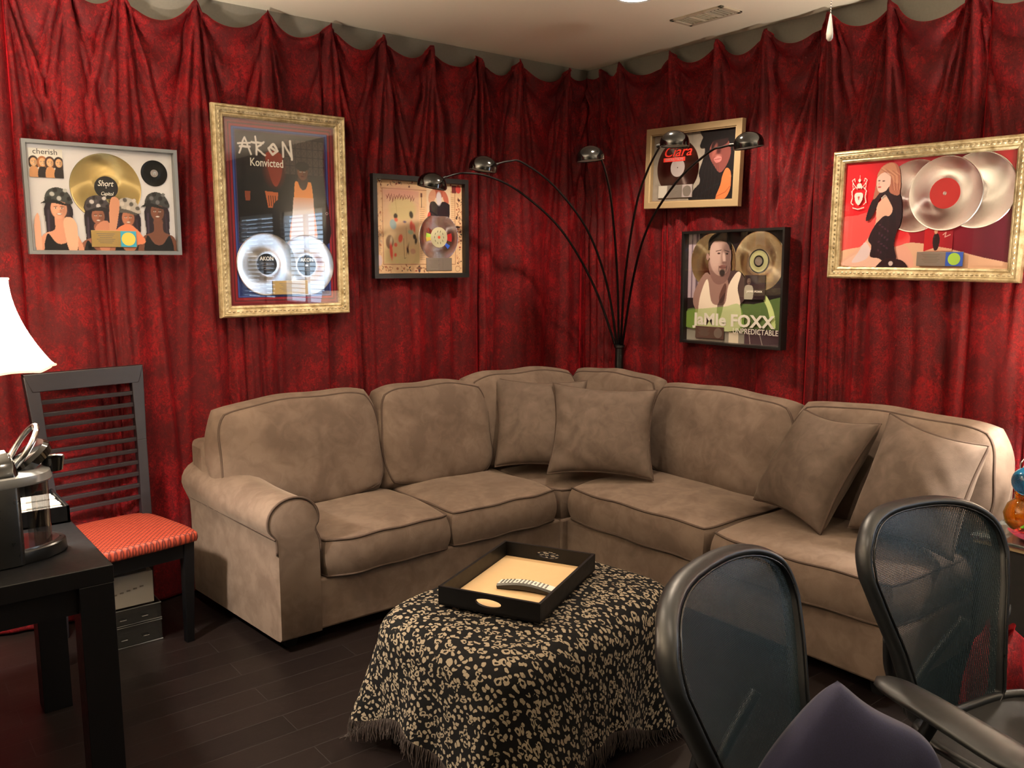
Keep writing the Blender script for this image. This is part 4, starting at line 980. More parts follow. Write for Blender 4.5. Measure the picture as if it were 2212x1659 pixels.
# ------------------------------------------------------------------ ottoman and throw
OC = (-2.075, -1.965); OY = R(9); OA, OB, OH = .475, .350, .45
t = thing('ottoman', 'black leather ottoman under the leopard-spotted throw', 'ottoman', (*OC, 0), (0, 0, OY))
MB().box((-OA + .065, -OB + .065, .09), (OA - .065, OB - .065, OH - .035)).build('upholstered_box', M['leather'], t, bevel=.05, segs=4)
for sx in (-1, 1):
    for sy in (-1, 1): MB().lathe([(.018, 0), (.028, .1)], c=(sx * (OA - .09), sy * (OB - .09), 0), n=16).build('leg', M['black_wood'], t)
t = thing('throw_blanket', 'black throw with beige leopard spots and a fringed hem draped over the ottoman', 'blanket', (*OC, 0), (0, 0, OY))
NT, NS = 560, 96
th = np.linspace(0, 2 * np.pi, NT, endpoint=False)
ct, st_ = np.cos(th), np.sin(th); ex = 5.0
rad = 1.0 / ((abs(ct) / OA) ** ex + (abs(st_) / OB) ** ex) ** (1 / ex)
corner = np.exp(-((np.abs(np.arctan2(abs(st_) / OB, abs(ct) / OA) - np.pi / 4)) / .30) ** 2)
hem = .085 + .03 * np.sin(th * 3 + 1) - .075 * corner + .02 * np.sin(th * 7)
hem = np.where((ct < 0) & (abs(st_) < .62), hem + .07, hem); hem = hem.clip(.012, 1)
rc = .085
foldp = 11 * th + 1.1 * np.sin(2 * th) + .6 * np.sin(5 * th + 1)
VT = np.zeros((NT, NS, 3)); UVT = np.zeros((NT, NS, 2))
for j in range(NS):
    q = j / (NS - 1)
    flat = rad - rc; arc = rc * np.pi / 2; drop = (OH - rc) - hem; total = flat + arc + drop
    l = q ** .8 * total
    ph = ((l - flat) / rc).clip(0, np.pi / 2)
    r_ = np.where(l < flat, l, flat + rc * np.sin(ph)); z = np.where(l < flat, OH, OH - rc + rc * np.cos(ph))
    dn = (l - flat - arc).clip(0, None); z = z - dn * .985
    x0 = dn / np.maximum(drop, .01)
    r_ = r_ + dn * (.10 + .14 * corner) + (x0 ** 1.2) * (.008 + .022 * corner + .012 * np.sin(3 * th + 2) ** 2) * np.sin(foldp) + .006 * np.sin(23 * th) * x0
    z = z + .028 * (1 - (r_ / rad).clip(0, 1) ** 2) * (l < flat + arc) + .003 * np.sin(r_ * ct * 30) * np.sin(r_ * st_ * 25 + 1) * (r_ < flat)
    VT[:, j, 0] = r_ * ct; VT[:, j, 1] = r_ * st_; VT[:, j, 2] = np.maximum(z + .006, .008)
    UVT[:, j, 0] = l * ct + 2; UVT[:, j, 1] = l * st_ + 2
Vv = VT.reshape(-1, 3); Fc = []
ii = np.arange(NT)
for j in range(NS - 1):
    a_ = ii * NS + j; b_ = ((ii + 1) % NT) * NS + j
    Fc.append(np.stack([a_, a_ + 1, b_ + 1, b_], -1))
Fc = np.concatenate(Fc).tolist()
cl = mk('cloth', Vv, Fc, M['leopard'], t, uv=UVT.reshape(-1, 2), auto=0)
rf = random.Random(2); m = MB()
for k in range(0, NT * 2):
    i = (k // 2) % NT; p = Vector(VT[i, -1]); 
    if k % 2: p = (p + Vector(VT[(i + 1) % NT, -1])) / 2
    ln = rf.uniform(.045, .075); out = Vector((ct[i], st_[i], 0)); zz = max(p.z - ln, .004)
    side_ = Vector((-st_[i], ct[i], 0)); spread = max(0, ln - (p.z - zz))
    mid = p + out * rf.uniform(0, .01) + side_ * rf.uniform(-.006, .006); mid.z = (p.z + zz) / 2
    end = p + out * (rf.uniform(-.004, .012) + spread * .8) + side_ * rf.uniform(-.014, .014); end.z = zz
    m.tube([tuple(p), tuple(mid), tuple(end)], [.0013, .0012, .0008], 3, cap=False)
fr_ = m.build('fringe', simple('fringe_yarn', (58, 48, 44), .8), t, auto=0); fr_['kind'] = 'stuff'

# ------------------------------------------------------------------ tray and remote
TZ = OH + .037
TL_, TR_, TB_ = Vector((-2.372, -1.885)), Vector((-1.915, -1.655)), Vector((-2.255, -2.19))
tx = (TR_ - TL_); tw = .50; tyaw = math.atan2(tx.y, tx.x); td = .355
tc = Vector((-2.095, -1.925))
t = thing('serving_tray', 'black wooden tray with a tan lining and oval handle holes on the throw', 'tray', (tc.x, tc.y, TZ), (0, 0, tyaw))
MB().box((-tw / 2, -td / 2, 0), (tw / 2, td / 2, .008)).build('bottom', M['black_wood'], t, smooth=False)
MB().box((-tw / 2 + .012, -td / 2 + .012, .008), (tw / 2 - .012, td / 2 - .012, .0095)).build('lining', M['tan'], t, smooth=False)
def holed_side(x, L, h, th_, hw, hh):
    """end board with an oval hand hole"""
    n = 32; V = []; Fc = []
    def outer(q):
        c, s = math.cos(q), math.sin(q); k = min((L / 2) / max(abs(c), 1e-6), (h / 2) / max(abs(s), 1e-6)); return (c * k, s * k)
    angs = [2 * math.pi * k / n for k in range(n)] 
    ca = math.atan2(h / 2, L / 2)
    for q0 in (ca, math.pi - ca, math.pi + ca, 2 * math.pi - ca):
        j = min(range(n), key=lambda k: abs(angs[k] - q0)); angs[j] = q0
    for xx in (x - th_ / 2, x + th_ / 2):
        for q in angs: o_ = outer(q); V.append((xx, o_[0], o_[1] + h / 2))
        for q in angs: c, s = math.cos(q), math.sin(q); V.append((xx, hw * c, h * .56 + hh * s * (1.0 if s < 0 else .8)))
    for k in range(n):
        k2 = (k + 1) % n
        Fc += [(k, k2, n + k2, n + k), (2 * n + k, 3 * n + k, 3 * n + k2, 2 * n + k2), (k, 2 * n + k, 2 * n + k2, k2), (n + k, n + k2, 3 * n + k2, 3 * n + k)]
    return V, Fc
for sx in (-1, 1):
    V, Fc = holed_side(sx * (tw / 2 - .005), td, .062, .010, .045, .015); fixn(mk('end_board', V, Fc, M['black_wood'], t, smooth=False))
for sy in (-1, 1):
    MB().box((-tw / 2 + .01, sy * (td / 2 - .005) - .005, 0), (tw / 2 - .01, sy * (td / 2 - .005) + .005, .062)).build('side_board', M['black_wood'], t, smooth=False, bevel=.001)
rc_ = thing('remote_control', 'slim silver remote control lying on the tan tray lining', 'remote control', (-2.12, -1.985, TZ + .0095), (0, 0, R(-60)))
V = []; n = 15
for i in range(n):
    s_ = i / (n - 1); x = -.098 + .196 * s_; arch = .012 * math.sin(math.pi * s_); wd = .023 + .002 * math.cos(s_ * 6)
    V += [(x, -wd * .8, arch * .6), (x, wd * .8, arch * .6), (x, wd, .012 + arch), (x, wd * .8, .019 + arch), (x, -wd * .8, .019 + arch), (x, -wd, .012 + arch)]
Fc = [tuple(range(6)), tuple((n - 1) * 6 + k for k in range(6))[::-1]] + [(i * 6 + k, (i + 1) * 6 + k, (i + 1) * 6 + (k + 1) % 6, i * 6 + (k + 1) % 6) for i in range(n - 1) for k in range(6)]
fixn(mk('body', V, Fc, M['black_plastic'], rc_, bevel=.001))
V = [(x * .985, y * .97, z + .0006) for (x, y, z) in [V[i * 6 + k] for i in range(n) for k in (3, 4)]]
fixn(mk('face_plate', V, [(2 * i, 2 * i + 1, 2 * i + 3, 2 * i + 2) for i in range(n - 1)], M['remote_silver'], rc_))
for i in range(13):
    for j in range(4):
        if (i in (4, 9) and j in (0, 3)): continue
        s_ = .07 + .066 * i; x = -.098 + .196 * s_; z = .0192 + .012 * math.sin(math.pi * s_); y = -.0135 + .009 * j
        MB().box((x - .0030, y - .0021, z), (x + .0030, y + .0021, z + .0014)).build('button', M['ink_dark'] if i > 3 else M['matt_black'], rc_, smooth=False)

# ------------------------------------------------------------------ arc floor lamp
PX, PY = -0.095, -0.415
t = thing('arc_floor_lamp', 'black five-armed arc floor lamp with dome shades behind the sofa corner', 'floor lamp', (PX, PY, 0))
MB().lathe([(.001, 0), (.085, 0), (.087, .01), (.085, .03), (.03, .036), (.027, .05)], n=40).build('base', M['black_metal'], t)
MB().lathe([(.026, .05), (.026, 1.055), (.032, 1.06), (.032, 1.075), (.02, 1.08)], n=32).build('pole', M['black_metal'], t)
ARMS = [[(-0.11, -0.40, 1.06), (-0.283, -0.384, 1.429), (-0.546, -0.39, 1.747), (-0.834, -0.389, 1.94), (-1.056, -0.391, 2.018), (-1.24, -0.397, 2.027), (-1.375, -0.41, 1.992)],
[(-0.105, -0.405, 1.06), (-0.222, -0.433, 1.429), (-0.429, -0.477, 1.748), (-0.698, -0.5, 1.977), (-0.939, -0.517, 2.088), (-1.035, -0.521, 2.09), (-1.132, -0.525, 2.066)],
[(-0.10, -0.415, 1.06), (-0.228, -0.518, 1.485), (-0.454, -0.691, 1.866), (-0.597, -0.78, 2.045), (-0.655, -0.80, 2.11)],
[(-0.095, -0.425, 1.06), (-0.314, -0.663, 1.488), (-0.579, -0.985, 1.847), (-0.724, -1.193, 2.005), (-0.828, -1.367, 2.10)],
[(-0.088, -0.43, 1.06), (-0.239, -0.656, 1.487), (-0.371, -0.882, 1.762), (-0.477, -1.159, 1.967), (-0.561, -1.425, 2.082), (-0.587, -1.524, 2.095), (-0.605, -1.60, 2.097)]]
SH = [((-1.446, -.425, 1.968), 10, .073), ((-1.203, -.525, 2.058), 8, .073), ((-.726, -.798, 2.117), -5, .073), ((-.805, -1.430, 2.118), 0, .066), ((-.589, -1.669, 2.105), -8, .067)]
CR = Vector((math.sin(R(51.5)), -math.cos(R(51.5)), 0)); CF = Vector((.62, .78, 0))
for A_, (sc3, roll, rr_) in zip(ARMS, SH):
    pts = [Vector(p) - Vector((PX, PY, 0)) for p in spline(A_, 8)]; n = len(pts)
    am = MB().tube([tuple(p) for p in pts], [.0075 - .0028 * i / n for i in range(n)], 8).build('curved_arm', M['black_metal'], t, auto=0)
    c = Vector(sc3) - Vector((PX, PY, 0)); ax = (Vector(sc3) - Vector(A_[-1])); ax.z = 0; ax.normalize(); side_ = Vector((0, 0, 1)).cross(ax)
    mt = Tm(c) @ Matrix((ax.to_4d(), side_.to_4d(), Vector((0, 0, 1, 0)))).transposed().to_4x4() if False else None
    # dome: rotation about the side axis tips it
    rot = Matrix.Rotation(R(roll) if ax.dot(CR) < 0 else R(-roll), 3, 'Y' if False else 'X')
    q = Matrix.Rotation(R(roll), 3, CF) 
    hh_ = rr_ * .82
    prof_ = [(.001, hh_)] + [(rr_ * math.sin(u_), hh_ * math.cos(u_)) for u_ in np.linspace(.1, math.pi / 2, 12)] + [(rr_ * .99, -.016), (rr_ * .965, -.016), (rr_ * .96, 0)] + [(rr_ * .95 * math.cos(u_), hh_ * .9 * math.sin(u_)) for u_ in np.linspace(.1, 1.5, 8)]
    b = MB().lathe(prof_, n=40, cap=False); no = 14
    def xf(v): return tuple(q @ Vector((v[0], v[1], v[2] - .012)) + c)
    sh = fixn(mk('dome_shade', [xf(v) for v in b.v], b.f, M['black_gloss'], t, auto=50))
    inn = MB().lathe([(rr_ * .955, -.012)] + [(rr_ * .94 * math.cos(u_), hh_ * .86 * math.sin(u_)) for u_ in np.linspace(.05, 1.5, 8)], n=32, cap=False)
    mk('inner_reflector', [xf(v) for v in inn.v], inn.f, M['lamp_inside'], sh)
    bl = MB().lathe([(.001, -.008), (.014, -.004), (.019, .008), (.012, .024), (.010, .045)], n=16); mk('bulb', [xf(v) for v in bl.v], bl.f, M['white'], sh)
    e0 = Vector(A_[-1]) - Vector((PX, PY, 0)); d_ = (c + Vector((0, 0, -.005)) - e0)
    MB().tube([tuple(e0 - d_ * .25), tuple(e0 + d_ * .30)], .008, 12).build('shade_socket', M['black_metal'], am)
MB().tube([(-.03, -.015, .90), (-.045, -.025, .90)], .009, 12).build('dimmer_knob', M['chrome'], t)

# ------------------------------------------------------------------ mesh office chairs
def office_chair(label, loc, yaw, lean=14, arms=True, wide=1.0):
    t = thing('office_chair', label, 'office chair', (loc[0], loc[1], 0), (0, 0, yaw), 'black mesh office chairs')
    H, zb = .55, .365; n = 44
    def halfw(s):  # s: 0 bottom .. 1 top
        return np.interp(s, [0, .08, .22, .40, .58, .74, .86, 1.0], [.135, .160, .175, .200, .236, .262, .264, .262])
    def surf(a, s):  # a in [-1, 1] across, s up: gentle hollow, leaning back
        top = 1 - 0.0 * a
        y = .10 * (s - .5) * math.tan(R(lean)) * 6 * .96 + .035 * (s - .45) ** 2 * 4 * .5 - .045 * (1 - a * a) * -1 * .9 - .02
        return y
    # outline as a closed loop in (a, s) then mapped
    def P(u, v):
        """u,v in [-1,1] unit square -> rounded outline"""
        s = (v + 1) / 2; w = float(halfw(s)) * wide
        cu = 1.0
        if v > .35: k = (v - .35) / .65; cu = (1 - k ** 3.0) ** (1 / 3.0) * .90 + .10 * (1 - k) if k < 1 else 0.0
        if v > .35: cu = (max(0, 1 - k ** 3.6)) ** (1 / 3.0)
        if v < -.8: k = (-v - .8) / .2; cu = (max(0, 1 - k ** 2.5 * .75)) ** (1 / 2.2)
        a = u * cu; x = a * w
        return (x, surf(u * min(1, cu * 1.1), s), zb + H * s)
    nu, nv = 31, 45; us = np.linspace(-1, 1, nu); vs = np.sin(np.linspace(-1, 1, nv) * math.pi / 2)
    V = [P(u, v) for u in us for v in vs]; uv = [(p[0] + 1, p[2]) for p in V]
    mk('mesh_back', V, gridfaces(nu, nv).tolist(), M['mesh'], t, uv=uv, auto=0)
    loop = [P(1, v) for v in vs] + [P(u, 1) for u in us[::-1][1:-1]] + [P(-1, v) for v in vs[::-1]] + [P(u, -1) for u in us[1:-1]]
    L = []; 
    for p in loop:
        if not L or (Vector(p) - Vector(L[-1])).length > .004: L.append(p)
    m = MB(); m.tube(L, .0132, 12, closed=True); ctr = Vector((0, 0, 0))
    V2 = []; k = 12
    for i, p in enumerate(L):
        for j in range(k):
            v = Vector(m.v[i * k + j]) - Vector(p); v.y *= 1.9; V2.append(tuple(Vector(p) + v + Vector((0, .010, 0))))
    mk('back_rim', V2, m.f, M['rim_plastic'], t, auto=0)
    MB().tube([(p[0] * .955, p[1] - .014, zb + (p[2] - zb) * .975 + .006) for p in L], .003, 6, closed=True).build('mesh_bead', M['black_plastic'], t, auto=0)
    m = MB(); m.tube(spline([(-.15, .045, .58), (-.08, .09, .45), (0, .10, .36), (.08, .09, .45), (.15, .045, .58)], 8), .014, 10); m.tube([(0, .10, .38), (0, .08, .33), (0, -.1, .30)], .026, 12); m.build('back_yoke', M['rim_plastic'], t, auto=0)
    # seat
    m = MB(); nu2, nv2 = 21, 21; SV = []
    for i in range(nu2):
        for j in range(nv2):
            u, v = -1 + 2 * i / (nu2 - 1), -1 + 2 * j / (nv2 - 1); x = u * .235 * math.sqrt(1 - .25 * v ** 4); y = -.29 + v * .225 * math.sqrt(1 - .3 * u ** 4)
            SV.append((x, y, .395 + .018 * u * u - .03 * max(0, -v - .55) * 2 - .012 * (1 - u * u) * (1 - v * v)))
    mk('mesh_seat', SV, gridfaces(nu2, nv2).tolist(), M['matt_black'], t)
    rim = [SV[i * nv2] for i in range(nu2)] + [SV[(nu2 - 1) * nv2 + j] for j in range(1, nv2)] + [SV[i * nv2 + nv2 - 1] for i in range(nu2 - 2, -1, -1)] + [SV[j] for j in range(nv2 - 2, 0, -1)]
    MB().tube(rim, .013, 8, closed=True).build('seat_rim', M['rim_plastic'], t, auto=0)
    if arms:
        for sx in (-1, 1):
            q = thing_part = MB(); q.tube(spline([(sx * .20, -.10, .34), (sx * .285, -.12, .38), (sx * .295, -.18, .44), (sx * .295, -.22, .53)], 6), .017, 10)
            a_ = q.build('armrest_post', M['rim_plastic'], t, auto=0)
            V = []; nn = 22
            for i in range(nn):
                s = i / (nn - 1); y = -.05 - .42 * s; w = .055 * (1 - (2 * s - 1) ** 6) ** .5 * (.85 + .3 * s) + .002; z = .535 + .012 * math.cos(s * 2.4)
                for j in range(12): qq = 2 * math.pi * j / 12; V.append((sx * .297 + w * math.cos(qq), y, z + .017 * math.sin(qq) * (1 - (2 * s - 1) ** 8 * .8)))
            Fc = [(i * 12 + j, (i + 1) * 12 + j, (i + 1) * 12 + (j + 1) % 12, i * 12 + (j + 1) % 12) for i in range(nn - 1) for j in range(12)] + [tuple(range(12)), tuple((nn - 1) * 12 + j for j in range(12))[::-1]]
            fixn(mk('armrest_pad', V, Fc, M['pad'], a_, auto=0))
    MB().lathe([(.028, .09), (.028, .22), (.018, .22), (.018, .31), (.07, .32), (.07, .36)], c=(0, -.22, 0), n=20).build('gas_lift', M['black_metal'], t)
    for k in range(5):
        q = 2 * math.pi * k / 5 + .3; e = Vector((math.cos(q), math.sin(q), 0)); o0 = Vector((0, -.22, 0))
        leg = MB().tube([tuple(o0 + e * .02 + Vector((0, 0, .10))), tuple(o0 + e * .16 + Vector((0, 0, .095))), tuple(o0 + e * .31 + Vector((0, 0, .068)))], [.026, .022, .016], 10).build('base_spoke', M['rim_plastic'], t, auto=0)
        c = o0 + e * .315; s_ = Vector((-e.y, e.x, 0)) * .02
        MB().tube([tuple(c - s_ + Vector((0, 0, .027))), tuple(c + s_ + Vector((0, 0, .027)))], .027, 16).build('caster', M['black_plastic'], leg)
    return t
office_chair('mesh office chair nearest the ottoman, a navy cushion standing on its seat', (-2.36, -3.04, 0), R(14), arms=False, wide=1.18)
office_chair('mesh office chair before the right end of the sofa, padded armrest in view', (-1.575, -3.085, 0), R(-13))

# navy cushion on the seat of the left office chair
t = thing('navy_cushion', 'dark navy cushion standing tilted on the left office chair seat', 'cushion', (-2.43, -3.20, .425), (R(-10), R(40), R(-42)))
V = []; n = 33; s = np.linspace(-1, 1, n); A, C = np.meshgrid(s, s, indexing='ij')
for sgn in (1, -1):
    kx = np.sqrt(1 - .42 * C ** 6 * .5); prof_ = ((1 - A ** 4) * (1 - C ** 4)).clip(0) ** .35
    X = A * .150 * np.sqrt(1 - .16 * C ** 4); Z = .17 + C * .150 * np.sqrt(1 - .16 * A ** 4) + .012 * np.sin(A * 3)
    Yv = -sgn * (.045 * prof_ + .006 * np.sin(A * 5 + C * 3) * prof_)
    V.append(np.stack([X, Yv, Z], -1).reshape(-1, 3))
Fg = gridfaces(n, n); Fc = Fg.tolist() + (Fg[:, ::-1] + n * n).tolist()
o = mk('padded_cover', np.concatenate(V), Fc, M['navy'], t, auto=0)
bm = bmesh.new(); bm.from_mesh(o.data); bmesh.ops.remove_doubles(bm, verts=bm.verts, dist=.0005); bm.to_mesh(o.data); bm.free()

# ------------------------------------------------------------------ slat-back dining chair
t = thing('dining_chair', 'dark wooden slat-back chair with an orange lattice seat against the drape', 'chair', (-2.985, -.385, 0), (0, 0, R(8)))
tc0 = Vector((-2.95, -.38, 0))
# local: x right, back at +y
def chx(z): return .185 + .03 * ((z - .47) / .65)          # back half-width grows upwards
def chy(z): return .175 + .085 * ((z - .47) / .65)
for sx in (-1, 1):
    b0 = (sx * .175, .20, 0)
    m = MB(); zt_ = [0, .25, .47, .8, 1.115]; ring = []
    for z in zt_:
        x = sx * (chx(z) if z > .4 else .183); y = chy(z) if z > .4 else .175 + .03 * (1 - z / .45)
        wx = .021 + (.006 if z > 1 else 0); ring.append([(x - wx, y - .016, z), (x + wx, y - .016, z), (x + wx, y + .016, z), (x - wx, y + .016, z)])
    for a_, b_ in zip(ring[:-1], ring[1:]): m.hexa(a_, b_)
    m.build('rear_leg', M['chair_wood'], t, smooth=False, bevel=.002)
    m = MB(); m.hexa([(sx * .175 - .016, -.222, 0), (sx * .175 + .016, -.222, 0), (sx * .175 + .016, -.19, 0), (sx * .175 - .016, -.19, 0)], [(sx * .185 - .022, -.232, .43), (sx * .185 + .022, -.232, .43), (sx * .185 + .022, -.188, .43), (sx * .185 - .022, -.188, .43)])
    m.build('front_leg', M['black_wood'], t, smooth=False, bevel=.002)
MB().hexa([(-.215, chy(1.05) - .018, 1.05), (.215, chy(1.05) - .018, 1.05), (.215, chy(1.05) + .016, 1.05), (-.215, chy(1.05) + .016, 1.05)], [(-.243, chy(1.125) - .018, 1.125), (.243, chy(1.125) - .018, 1.125), (.243, chy(1.125) + .016, 1.125), (-.243, chy(1.125) + .016, 1.125)]).build('top_rail', M['chair_wood'], t, smooth=False, bevel=.003)
for k in range(10):
    z = 1.005 - k * .0505; x = chx(z); y = chy(z); MB().box((-x, y - .009, z - .0085), (x, y + .009, z + .0085)).build('back_slat', M['chair_wood'], t, smooth=False, bevel=.0015)
for a_, b_ in (((-.185, -.225, .37), (.185, -.200, .43)), ((-.18, .165, .37), (.18, .19, .43)), ((-.20, -.21, .37), (-.175, .18, .43)), ((.175, -.21, .37), (.20, .18, .43))):
    MB().box(a_, b_).build('seat_rail', M['black_wood'], t, smooth=False)
f = cushion_fn(.43, .455, .040, k=.25, crown=.016, side=.004, seed=4, wr=.0005); V = f(CG[0]); V[:, 0] *= (1 - .08 * V[:, 1] / .22); V[:, 1] -= .02; V[:, 2] += .452
mk('padded_seat', V, CG[1], M['orange'], t, auto=60)

# ------------------------------------------------------------------ stack under the chair
SX0, SX1, SYF, SYB = -3.09, -2.865, -.475, -.22
def organizer(z, h, label):
    t = thing('acrylic_drawer', label, 'storage box', ((SX0 + SX1) / 2, (SYF + SYB) / 2, z), group='acrylic boxes under the slat-back chair')
    w, d = (SX1 - SX0) / 2, (SYB - SYF) / 2
    m = MB(); e = .003
    m.box((-w, -d, 0), (w, d, e)); m.box((-w, -d, 0), (-w + e, d, h)); m.box((w - e, -d, 0), (w, d, h)); m.box((-w, -d, e), (w, -d + e, h)); m.box((-w, d - e, 0), (w, d, h))
    m.build('clear_shell', M['acrylic'], t, smooth=False)
    m = MB()
    for zz in (.003, h - .003): m.tube([(-w, -d, zz), (w, -d, zz), (w, d, zz), (-w, d, zz)], .0028, 6, closed=True)
    m.build('polished_edge', M['silver_plastic'], t)
    MB().box((-w + .012, -d + .012, e), (w - .012, d - .012, h * .62)).build('papers', M['dark_card'], t, smooth=False)
    for sx in (-.04, .045): MB().tube([(sx - .012, -d - .001, h * .42), (sx - .012, -d - .012, h * .42), (sx + .012, -d - .012, h * .42), (sx + .012, -d - .001, h * .42)], .002, 6).build('pull_handle', M['acrylic'], t)
    return t
organizer(0.0, .092, 'clear acrylic drawer at the bottom of the stack under the chair'); organizer(.094, .072, 'clear acrylic drawer directly below the white box under the chair')
t = thing('white_box', 'plain white card box standing on the acrylic drawers under the chair', 'box', (-2.985, -.345, .169))
MB().box((-.098, -.12, 0), (.098, .115, .135)).build('carton', M['paper'], t, smooth=False, bevel=.002)
m = MB()
for k in range(5): m.box((-.06 + .026 * k, -.1212, .058 + .004 * k), (-.045 + .026 * k, -.1205, .064 + .004 * k))
m.build('faint_print', M['ink_grey'], t, smooth=False)
t = thing('paper_stack', 'thin stack of brown folders on top of the white box under the chair', 'folders', (-3.0, -.34, .305), (0, 0, R(3)))
for k in range(5): MB().box((-.085 + .004 * (k % 2), -.12 + .005 * (k % 3), .011 * k), (.085 + .003 * (k % 3), .11, .011 * k + .0095)).build('folder', M['dark_card'], t, smooth=False)

# ------------------------------------------------------------------ black side table, coffee maker, box, lamp (left)
TX1, TY0, TY1, TH = -3.285, -1.575, -0.755, .735
t = thing('side_table', 'black square-legged table at the left edge of the photo', 'table', ((TX1 - .42), (TY0 + TY1) / 2, 0)); L0 = Vector(t.location)
hx, hy = .42, (TY1 - TY0) / 2
MB().box((-hx, -hy, TH - .05), (hx, hy, TH)).build('tabletop', M['black_wood'], t, smooth=False, bevel=.002)
for sx in (-1, 1):
    for sy in (-1, 1):
        x, y = sx * (hx - .046), sy * (hy - .046); MB().box((x - .045, y - .045, 0), (x + .045, y + .045, TH - .05)).build('leg', M['black_wood'], t, smooth=False, bevel=.002)
for sy in (-1, 1): MB().box((-hx + .09, sy * (hy - .046) - .02, TH - .13), (hx - .09, sy * (hy - .046) + .02, TH - .05)).build('apron', M['black_wood'], t, smooth=False)
for sx in (-1, 1): MB().box((sx * (hx - .046) - .02, -hy + .09, TH - .13), (sx * (hx - .046) + .02, hy - .09, TH - .05)).build('apron', M['black_wood'], t, smooth=False)

cm = thing('coffee_maker', 'black single-cup coffee maker with a silver lid and raised chrome handle', 'coffee maker', (-3.505, -1.33, TH), (0, 0, R(8)))
# faces local +x; body is a rounded oval
def oval(rx0, rx1, ry, n=40, ex=2.6):
    out = []
    for k in range(n):
        q = 2 * math.pi * k / n; c, s = math.cos(q), math.sin(q); rx = rx1 if c > 0 else rx0
        out.append((rx * math.copysign(abs(c) ** (2 / ex), c), ry * math.copysign(abs(s) ** (2 / ex), s)))
    return out
def stacked(levels, cap=True):
    V = []; n = len(levels[0][1]);
    for z, P_ in levels: V += [(x, y, z) for x, y in P_]
    Fc = [(i * n + k, i * n + (k + 1) % n, (i + 1) * n + (k + 1) % n, (i + 1) * n + k) for i in range(len(levels) - 1) for k in range(n)]
    if cap: Fc += [tuple(range(n))[::-1], tuple((len(levels) - 1) * n + k for k in range(n))]
    return V, Fc
V, Fc = stacked([(0, oval(.15, .02, .105)), (.004, oval(.153, .025, .108)), (.23, oval(.15, .025, .108)), (.235, oval(.147, .02, .105))]); mk('body', V, Fc, M['black_plastic'], cm, auto=35)
V, Fc = stacked([(0, oval(.05, .150, .098, ex=2.1)), (.004, oval(.05, .155, .10, ex=2.1)), (.034, oval(.05, .152, .099, ex=2.1)), (.038, oval(.05, .148, .096, ex=2.1))]); mk('drip_tray', V, Fc, M['black_plastic'], cm, auto=35)
V, Fc = stacked([(.038, oval(.03, .135, .084, ex=2.1)), (.0405, oval(.03, .135, .084, ex=2.1))]); mk('drip_grate', V, Fc, M['chrome'], cm, auto=35)
V, Fc = stacked([(.225, oval(.152, .118, .108)), (.23, oval(.155, .122, .11)), (.25, oval(.15, .118, .106)), (.256, oval(.14, .10, .095))]); mk('silver_lid', V, Fc, M['silver_plastic'], cm, auto=35)
V, Fc = stacked([(.185, oval(.05, .075, .07)), (.20, oval(.05, .085, .08)), (.225, oval(.05, .09, .09))]); mk('brew_head', V, Fc, M['black_plastic'], cm, auto=35)
m = MB(); V = []
for z in (.04, .224):
    for k in range(13): q = R(-64 + 128 * k / 12 - 20); V.append((.02 + .095 * math.cos(q), .088 * math.sin(q), z))
mk('clear_guard', V, [(k, k + 1, 14 + k, 13 + k) for k in range(12)], M['smoke'], cm)
V, Fc = stacked([(.25, oval(.15, .03, .10)), (.29, oval(.14, .02, .092)), (.312, oval(.11, 0.01, .07)), (.322, oval(.07, -.01, .04))]); mk('rear_dome', V, Fc, M['black_gloss'], cm, auto=35)
# raised cap and looped chrome handle
hd = Tm((.07, 0, .285)) @ Rm(R(-38), 4, 'Y')
V, Fc = stacked([(-.022, oval(.055, .06, .05)), (0, oval(.06, .068, .056)), (.012, oval(.055, .06, .05))]); mk('raised_cap', [tuple(hd @ Vector(v)) for v in V], Fc, M['black_gloss'], cm, auto=35)
ring = [tuple(Tm((.055, 0, .31)) @ Rm(R(-56), 4, 'Y') @ Vector((.075 * math.cos(q), .047 * math.sin(q), 0))) for q in np.linspace(0, 2 * math.pi, 36, endpoint=False)]
MB().tube(ring, .0085, 8, closed=True).build('chrome_handle', M['chrome'], cm, auto=0)
MB().lathe([(.026, .235), (.032, .27), (.033, .275), (.028, .272), (.024, .24)], c=(.135, 0, 0), n=24).build('pod_holder', M['black_gloss'], cm)

t = thing('caddy_box', 'low black open box holding white sachets behind the coffee maker', 'box', (-3.375, -.93, TH))
m = MB(); w, d, h = .085, .135, .055
m.box((-w, -d, 0), (w, d, .006)); m.box((-w, -d, 0), (-w + .008, d, h)); m.box((w - .008, -d, 0), (w, d, h)); m.box((-w, -d, 0), (w, -d + .008, h)); m.box((-w, d - .008, 0), (w, d, h)); m.build('open_box', M['black_wood'], t, smooth=False)
for k in range(5): MB().box((-w + .012, -d + .016 + .046 * k, .006), (w - .012, -d + .054 + .046 * k, .048 + .004 * (k % 2))).build('sachet', M['paper'], t, smooth=False, bevel=.004)

